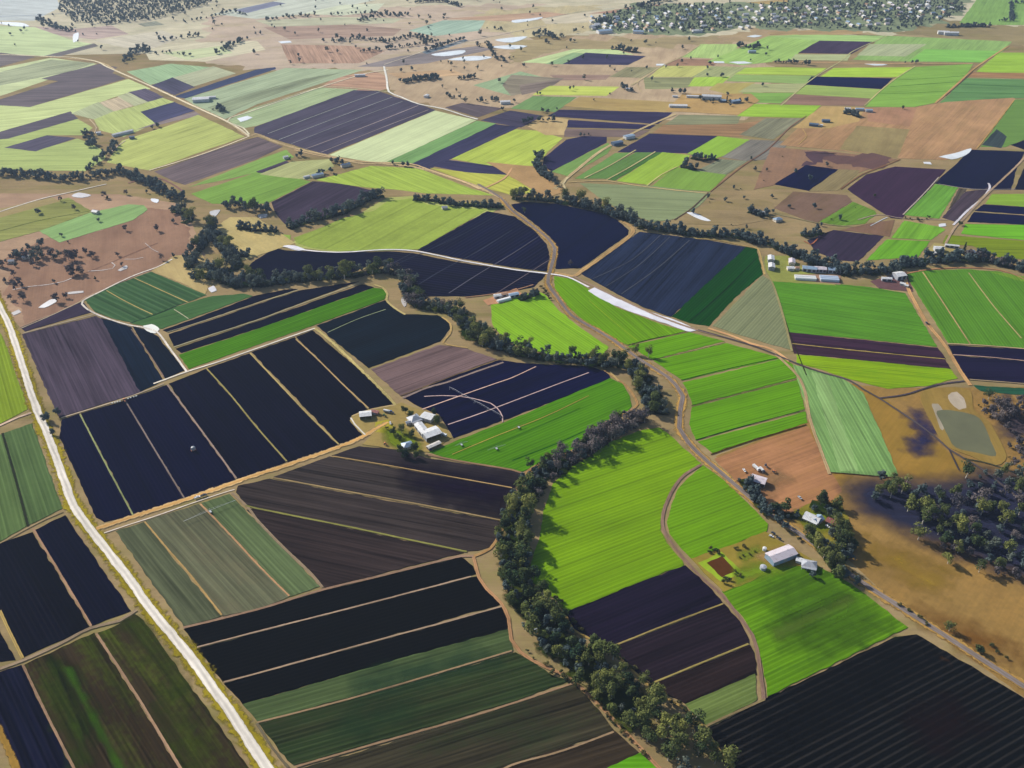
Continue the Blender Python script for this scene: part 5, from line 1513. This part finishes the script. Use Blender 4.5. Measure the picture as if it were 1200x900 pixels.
# far farms
FARM = [(833.5, 116, 10, .4, 44, 15, 7, 2.5, WHITE, WHITE, 'huge white far shed with peaked roof beside the fields', 'shed', 'shed'),
 (813, 114.5, 10, .4, 34, 8, 4, 1, WHITE, WHITE, 'long flat white far shed left of the huge peaked shed', 'shed', 'shed'),
 (794.5, 125.5, 10, .2, 40, 12, 4, 1.2, WHITE, WHITE, 'isolated long white far shed beside the navy field corner', 'shed', 'shed'),
 (846.5, 119.5, 10, .4, 14, 9, 4, 1, TEALR, BLUER, 'small blue far shed right of the huge peaked shed', 'shed', 'shed'),
 (861.5, 120.5, 10, -1, 20, 12, 5, 1.5, TEALR, BLUER, 'bright blue-roofed far house beside the round dark tree', 'house', 'house'),
 (791, 114, 10, .3, 12, 5, 3, .8, WHITE, WHITE, 'tiny white far shed left of the long flat shed', 'shed', 'shed'),
 (953.5, 147.5, 10, 1, 19, 10, 4, 1.2, TEALR, TEALR, 'dark blue far shed at the lower left of the gold paddock', 'shed', 'shed'),
 (967.5, 143, 10, .3, 16, 9, 4, 1.2, TEALR, TEALR, 'dark blue far shed nearer to the big round grove', 'shed', 'shed'),
 (962, 148, 10, 1, 7, 5, 3, .8, WHITE, WHITE, 'tiny white caravan shed at the end of the dark blue shed', 'shed', 'shed'),
 (1007, 129.5, 10, .3, 18, 9, 4, 1.2, GREYR, BLUER, 'grey far house behind the big round grove', 'house', 'house'),
 (1018, 131, 10, .3, 14, 9, 4, 1.2, GREYR, BLUER, 'blue far house at the right of the big round grove', 'house', 'house'),
 (993, 129, 10, .3, 12, 8, 4, 1.2, WHITE, WHITE, 'white far house at the left of the big round grove', 'house', 'house'),
 (737, 162, 10, -2, 22, 12, 5, 1.2, WHITE, BLUER, 'pale blue far shed along the diagonal tan road', 'shed', 'shed'),
 (723, 169.5, 10, -2, 22, 12, 5, 1.2, TEALR, TEALR, 'dark teal far shed along the diagonal tan road', 'shed', 'shed'),
 (144, 157.5, 10, -2.4, 44, 8, 4, 1.2, WHITE, WHITE, 'very long low white far shed on the yellow-green field', 'shed', 'shed'),
 (155, 162.5, 10, -1, 10, 7, 4, 1.2, TEALR, TEALR, 'small dark far hut right of the very long white shed', 'hut', 'hut'),
 (116, 157.5, 10, -1, 9, 7, 4, 1.2, WHITE, WHITE, 'small white far house beside the round dark clump', 'house', 'house'),
 (236, 118.5, 10, -.6, 36, 20, 6, 2, WHITE, WHITE, 'large bright white far shed beside the tan road', 'shed', 'shed'),
 (249, 115.5, 10, -.6, 16, 9, 4, 1.2, WHITE, WHITE, 'small white far shed right of the large bright shed', 'shed', 'shed'),
 (372, 207, 10, -2, 22, 9, 4, 1.4, CREAM, BLUER, 'long blue-roofed far house at the edge of its grove', 'house', 'house'),
 (359.5, 208.5, 10, -2.4, 12, 5, 3, .8, WHITE, WHITE, 'white far hut left of the long blue-roofed house', 'hut', 'hut'),
 (405, 195, 10, -2, 18, 8, 4, 1.2, CREAM, TEALR, 'dark blue far house under the roadside row', 'house', 'house'),
 (335, 186, 10, -2, 9, 7, 4, 1.2, WHITE, WHITE, 'white far hut between the roadside trees', 'hut', 'hut'),
 (592, 121.5, 10, -.4, 22, 12, 5, 1.4, WHITE, WHITE, 'white far house at the end of the small tree row', 'house', 'house'),
 (500, 114, 10, -6, 12, 9, 4, 1.2, WHITE, WHITE, 'white far shed on the pale yard by the gravel bend', 'shed', 'shed'),
 (422, 89.5, 10, -.4, 26, 8, 4, 1, WHITE, WHITE, 'white far shed on the edge of the brown paddock', 'shed', 'shed'),
 (737, 106, 10, 1, 14, 9, 4, 1.4, CREAM, GREYR, 'grey far house inside the small round clump', 'house', 'house'),
 (1105, 40, 10, .5, 30, 14, 7, 2, WHITE, WHITE, 'left white far shed below the row of dark trees', 'shed', 'shed'),
 (1114, 41, 10, .2, 40, 14, 7, 2, WHITE, WHITE, 'right white far shed below the row of dark trees', 'shed', 'shed'),
 (708, 38.5, 10, -1, 44, 20, 7, 2, WHITE, BLUER, 'large pale blue far shed at the near corner of the town', 'shed', 'shed'),
 (748, 39, 10, .5, 30, 16, 6, 2, WHITE, BLUER, 'blue-grey far shed at the lower edge of the town', 'shed', 'shed'),
 (697, 32, 10, -3, 44, 12, 6, 2, WHITE, WHITE, 'long white far shed at the left end of the town', 'shed', 'shed'),
 (817, 38, 10, -.5, 30, 12, 6, 2, WHITE, WHITE, 'white far shed at the lower edge of the town', 'shed', 'shed'),
 (881, 62, 10, 0, 20, 10, 5, 1.4, GREYR, BLUER, 'blue far farmstead between two green fields', 'house', 'house')]
for a in FARM: far_building(*a[:10], a[10], a[11], a[12])
# the far town: dozens of small houses, each with one of a few roofs
rh = random.Random(5)
TOWN = [(692, 745, 20, 36), (735, 800, 14, 38), (800, 880, 8, 38), (880, 960, 8, 30), (960, 1050, 4, 32), (1050, 1120, 3, 22)]
kinds_ = []
for (L_, W_, rm, cm) in ((14, 10, PINKR, CREAM), (15, 10, WHITE, CREAM), (14, 10, BLUER, CREAM), (15, 10, GREYR, CREAM), (13, 9, BROWNR, CREAM), (18, 11, WHITE, CREAM)):
    e = empty('house', (0, -900, 0)); shell(e, L_, W_, 4.2, 2.6, cm, rm); kinds_.append(e)
used = [False]*len(kinds_); spots = []
for k in range(900):
    z_ = rh.choice(TOWN); x, y = rh.uniform(z_[0], z_[1]), rh.uniform(z_[2], z_[3]); p = ground(x, y)
    if len(spots) >= 170: break
    if any((p-q).length < 26 for q in spots): continue
    spots.append(p); i = rh.randrange(len(kinds_))
    o = kinds_[i] if not used[i] else copy_tree(kinds_[i]); used[i] = True
    o.location = (p.x, p.y, Z_TOP-.3); o.rotation_euler = (0, 0, rh.choice((.25, 1.82)) + rh.uniform(-.15, .15))
    tag(o, 'small house packed among the trees of the far town', 'house', 'houses of the far town')

# ------------------------------------------------------------------ vehicles and farm machines
TYRE = plain('tyre_rubber', (.025, .025, .028), .8, .2)
RIM = plain('wheel_rim', (.45, .45, .46), .4, .5)
LAMP = plain('lamp_glass', (.75, .75, .72), .2, .5)
def wheels(e, xs, y, r, wd):
    for x in xs:
        for s in (-1, 1):
            t_ = MB().bar((x, s*(y-wd/2), r), (x, s*(y+wd/2), r), r, r, 14).build('wheel', TYRE, e)
            MB().bar((x, s*(y+wd/2), r), (x, s*(y+wd/2+.02), r), r*.55, r*.55, 10).build('rim', RIM, t_)
def vehicle(x, y, dx, dy, kind, m, label, cat, sc_=1.0, glass=GLASS, name=None):
    p = ground(x, y); e = empty(name or {'car': 'parked_car', 'ute': 'pickup_truck', 'truck': 'flatbed_truck', 'tractor': 'tractor'}[kind], (p.x, p.y, Z_TOP), heading(x, y, dx, dy), label, cat)
    e.scale = (sc_,)*3
    if kind == 'car':
        MB().prism([(-2.2, .35), (2.2, .35), (2.25, .75), (1.2, .95), (-2.15, 1.0), (-2.25, .6)], -.88, .88).build('body', m, e)
        cb = MB().prism([(-1.7, 1.0), (1.0, .97), (.35, 1.48), (-1.2, 1.5)], -.76, .76).build('cabin', glass, e)
        MB().prism([(-1.2, 1.5), (.35, 1.48), (.3, 1.55), (-1.15, 1.57)], -.74, .74).build('roof', m, cb)
        wheels(e, (-1.35, 1.4), .8, .33, .2); f = 2.24
    elif kind == 'ute':
        MB().prism([(-2.6, .5), (2.5, .5), (2.55, .95), (1.35, 1.12), (-.7, 1.12), (-.72, .9), (-2.6, .9)], -.92, .92).build('body', m, e)
        cb = MB().prism([(-.7, 1.12), (1.3, 1.12), (.65, 1.7), (-.5, 1.74)], -.8, .8).build('cabin', glass, e)
        MB().prism([(-.5, 1.74), (.65, 1.7), (.6, 1.78), (-.45, 1.82)], -.78, .78).build('roof', m, cb)
        tr_ = MB()
        for q in ((-1.68, .9, 1.8, .06), (-1.68, -.9, 1.8, .06), (-2.58, 0, .06, 1.8)): tr_.box(q[0], q[1], 1.08, q[2], q[3], .4)
        tr_.build('tray', m, e); wheels(e, (-1.6, 1.6), .84, .38, .24); f = 2.53
    elif kind == 'truck':
        MB().prism([(2.2, .7), (4.2, .7), (4.25, 1.8), (3.9, 2.8), (2.2, 2.85)], -1.15, 1.15).build('cab', m, e)
        MB().prism([(3.95, 1.85), (4.27, 1.85), (3.97, 2.65), (3.7, 2.65)], -1.0, 1.0).build('windscreen', glass, e)
        MB().box(-1.1, 0, 1.05, 6.4, 2.4, .2).build('tray', TIMBER, e)
        MB().box(-1.1, 0, 2.0, 5.9, 2.25, 1.7).build('cargo_box', WHITE, e)
        wheels(e, (-3.0, -1.8, 3.1), 1.05, .5, .3); f = 4.24
    else:
        MB().prism([(-.3, .8), (2.3, .9), (2.3, 1.6), (-.3, 1.75)], -.45, .45).build('bonnet', m, e)
        cb = MB().prism([(-1.6, .9), (-.3, .9), (-.4, 2.7), (-1.5, 2.7)], -.75, .75).build('cab', glass, e)
        MB().box(-.95, 0, 2.78, 1.5, 1.7, .14).build('roof', m, cb)
        MB().bar((1.4, .3, 1.6), (1.4, .3, 2.5), .06).build('exhaust', DARK, e)
        wheels(e, (-1.1,), .95, .85, .5); wheels(e, (1.8,), .85, .5, .35); f = 2.32
    for s in (-1, 1): MB().box(f, s*.6, .8 if kind != 'truck' else 1.1, .06, .28, .16).build('headlight', LAMP, e)
    return e
CARW = plain('white_car_paint', (.75, .76, .78), .3, .5); CARD = plain('dark_car_paint', (.04, .05, .07), .3, .5); CARR = plain('orange_paint', (.55, .18, .06), .4, .5)
CARG = plain('silver_car_paint', (.42, .45, .48), .3, .5); TRG = plain('green_tractor_paint', (.04, .16, .05), .4, .5); TRB = plain('blue_tractor_paint', (.06, .12, .3), .4, .5)
vehicle(231.5, 584, 10, -3.4, 'ute', CARW, 'white pickup leading on the tan track beside the olive strips', 'pickup', 1.15)
vehicle(239, 581.5, 10, -3.4, 'ute', CARD, 'dark pickup behind the white one on the tan farm track', 'pickup', 1.15)
vehicle(1085.5, 379.5, -6, -10, 'ute', CARD, 'black pickup on the straight tan track beside the mid-green field', 'pickup', 1.2)
vehicle(453.5, 483.5, 10, 2, 'truck', CARG, 'grey box truck parked at the top of the farmyard', 'truck')
vehicle(459.5, 484.5, 10, 3, 'tractor', TRB, 'blue tractor parked right of the grey box truck', 'tractor')
vehicle(457.5, 497, 3, 10, 'ute', CARW, 'white pickup on the grass in the middle of the farmyard', 'pickup')
vehicle(451, 488.5, 10, 4, 'tractor', TRG, 'green tractor below the grey box truck in the farmyard', 'tractor')
vehicle(520, 511, 10, 4, 'truck', CARW, 'white box truck at the right end of the widest farm shed', 'truck')
vehicle(504.5, 528, 10, -4, 'car', CARD, 'dark car below the low open machinery bay', 'car')
vehicle(452, 522, 10, 3, 'tractor', CARR, 'orange tractor on the yellow verge below the farm track', 'tractor')
vehicle(885.5, 550, 8, 7, 'truck', CARW, 'white truck above the pinkish open barn', 'truck', 1.15)
vehicle(872, 552.5, 6, 8, 'ute', CARW, 'white pickup left of the pinkish open barn', 'pickup')
vehicle(892.5, 552.5, 8, 8, 'truck', CARD, 'dark box truck with white load right of the white truck', 'truck')
vehicle(897.5, 547.5, 8, 8, 'tractor', CARD, 'dark tractor uppermost on the rust-coloured paddock', 'tractor')
vehicle(907, 554, 10, -3, 'tractor', CARR, 'rusty tractor alone right of the pinkish barn', 'tractor')
vehicle(969.5, 618, 10, 6, 'car', CARW, 'white car between the homestead and the dull red shed', 'car')
vehicle(903.5, 629.5, 8, 3, 'car', CARW, 'white car near the low hedge above the long shed', 'car')
vehicle(906, 625.8, 8, 3, 'car', CARD, 'dark car parked behind the white one by the low hedge', 'car')
vehicle(912.5, 632, 8, 4, 'ute', CARD, 'dark pickup by the low hedge above the long shed', 'pickup')
vehicle(937, 584.5, 6, 5, 'ute', CARG, 'silver pickup standing in the rust-coloured paddock above the homestead', 'pickup')

PIPE = plain('galvanised_pipe', (.55, .56, .57), .4, .5, .4)
def boom_irrigator(x, y, dx, dy, half, label, pale=PIPE):
    p = ground(x, y); e = empty('boom_irrigator', (p.x, p.y, Z_TOP), heading(x, y, dx, dy), label, 'irrigator')
    for s in (-1, 1):
        b = MB(); b.bar((0, 0, 2.6), (s*half, 0, 2.2), .16, .1); b.bar((0, 0, 4.6), (s*half, 0, 2.3), .06)
        for k in range(1, 7):
            q = k/7; b.bar((s*half*q, 0, 2.6-.4*q), (s*half*q, 0, 4.6-2.3*q), .05, None, 4)
        bo = b.build('boom', pale, e)
        for k in range(1, 5): MB().bar((s*half*k/4.2, 0, 2.4), (s*half*k/4.2, 0, 1.2), .06, None, 4).build('dropper', DARK, bo)
    MB().bar((0, 0, .6), (0, 0, 4.7), .14).build('mast', pale, e)
    MB().box(0, 0, .9, 1.8, 3.4, .5).build('chassis', CARG, e)
    for sx in (-1, 1):
        for sy in (-1, 1): MB().bar((sx*1.0-.15, sy*1.4, .5), (sx*1.0+.15, sy*1.4, .5), .5, .5, 12).build('wheel', TYRE, e)
    return e
boom_irrigator(247, 601, 27, -11, 27, 'boom irrigator with pale arms across the olive striped field')
boom_irrigator(582, 527, 10, -3, 11, 'dark boom irrigator in the middle of the green field beside the farm', GREYR)
boom_irrigator(541, 522.5, 12, -4, 8, 'short dark boom irrigator nearest the farm in the green field', GREYR)
boom_irrigator(608, 502, 10, -3, 7, 'small brown boom irrigator near the top of the green field', BROWNR)
def pivot(x0, y0, x1, y1, label):
    a, b = ground(x0, y0), ground(x1, y1); L_ = (b-a).length; d = b-a
    e = empty('pivot_irrigator', (a.x, a.y, Z_TOP), math.atan2(d.y, d.x), label, 'irrigator')
    n = 4
    for k in range(n):
        xa, xb = k*L_/n, (k+1)*L_/n; s = MB()
        s.bar((xa, 0, 3.6), ((xa+xb)/2, 0, 4.3), .12); s.bar(((xa+xb)/2, 0, 4.3), (xb, 0, 3.6), .12)
        for sy in (-.7, .7): s.bar((xa, sy, 3.0), (xb, sy, 3.0), .04, None, 4)
        s.build('span', PIPE, e)
        t_ = MB(); 
        for sy in (-1.6, 1.6): t_.bar((xb, sy, .5), (xb, 0, 3.6), .09, None, 5)
        t_.bar((xb, -1.6, .5), (xb, 1.6, .5), .09, None, 5)
        tw = t_.build('tower', PIPE, e)
        for sy in (-1.6, 1.6): MB().bar((xb-.2, sy, .55), (xb+.2, sy, .55), .55, .55, 12).build('wheel', TYRE, tw)
    MB().bar((0, 0, -.5), (0, 0, 3.9), .22).build('pivot_post', PIPE, e)
pivot(527, 457, 587, 490, 'long pivot irrigator crossing the dark field inside the curved wheel track')
# harvest rig with its row of bins at the top of the black field
rig = vehicle(146.5, 471, 4, 8, 'tractor', CARR, 'orange harvest tractor at the top edge of the black field', 'tractor', 1.2)
for k, (bx, by) in enumerate(((132, 473.6), (135, 473), (138, 472.2), (141, 471.6), (150.5, 468.4), (153.5, 467.4), (157, 466.3), (160, 465.4))):
    p = ground(bx, by); e = empty('harvest_bin', (p.x, p.y, Z_TOP), heading(bx, by, 10, -3), 'white harvest bin in the dotted row beside the orange tractor', 'bin', 'harvest bins beside the orange tractor')
    b = MB(); b.box(0, 0, .25, 1.7, 1.3, .2)
    for q in ((0, .62, 1.7, .08), (0, -.62, 1.7, .08), (.82, 0, .08, 1.16), (-.82, 0, .08, 1.16)): b.box(q[0], q[1], .8, q[2], q[3], .9)
    b.build('crate', WHITE, e)
    MB().box(0, 0, 1.0, 1.54, 1.14, .3).build('produce', plain('pale_produce', (.6, .62, .5)), e)
p = ground(227, 528.5); e = empty('hose_reel', (p.x, p.y, Z_TOP), .4, 'white irrigation hose reel alone in the black field', 'hose reel')
MB().bar((0, -1.1, 2.6), (0, 1.1, 2.6), 2.1, 2.1, 20).build('drum', WHITE, e)
for sy in (-1.2, 1.2): MB().bar((0, sy-.06, 2.6), (0, sy+.06, 2.6), 2.5, 2.5, 20).build('flange', PIPE, e)
b = MB(); b.box(0, 0, .55, 5.2, 2.8, .25)
for sy in (-1.35, 1.35): b.bar((-1.2, sy, .6), (0, sy, 2.6), .12); b.bar((1.2, sy, .6), (0, sy, 2.6), .12)
b.build('cart', CARR, e)
for sx in (-1.6, 1.6):
    for sy in (-1.5, 1.5): MB().bar((sx, sy-.15, .5), (sx, sy+.15, .5), .5, .5, 12).build('wheel', TYRE, e)
# ---- END THINGS

# ------------------------------------------------------------------ air
hm = bpy.data.materials.new('haze'); hm.use_nodes = True
t = hm.node_tree; t.nodes.clear()
om = N(t, 'ShaderNodeOutputMaterial'); ad = N(t, 'ShaderNodeAddShader')
for k, (c, dn, g_) in enumerate((((.12, .45, 1.0), HAZE*.75, .0), ((1.0, .96, .90), HAZE*.6, .8))):     # clear blue air, and a little dust that glows toward the sun
    pv = N(t, 'ShaderNodeVolumePrincipled')
    pv.inputs['Color'].default_value = (*c, 1); pv.inputs['Density'].default_value = dn; pv.inputs['Anisotropy'].default_value = g_
    t.links.new(pv.outputs[0], ad.inputs[k])
t.links.new(ad.outputs[0], om.inputs['Volume'])
hb = MB().box(0, 5250, 309.5, 2*S+20, 13520, 621)
ho = hb.build('haze', hm); ho['kind'] = 'stuff'
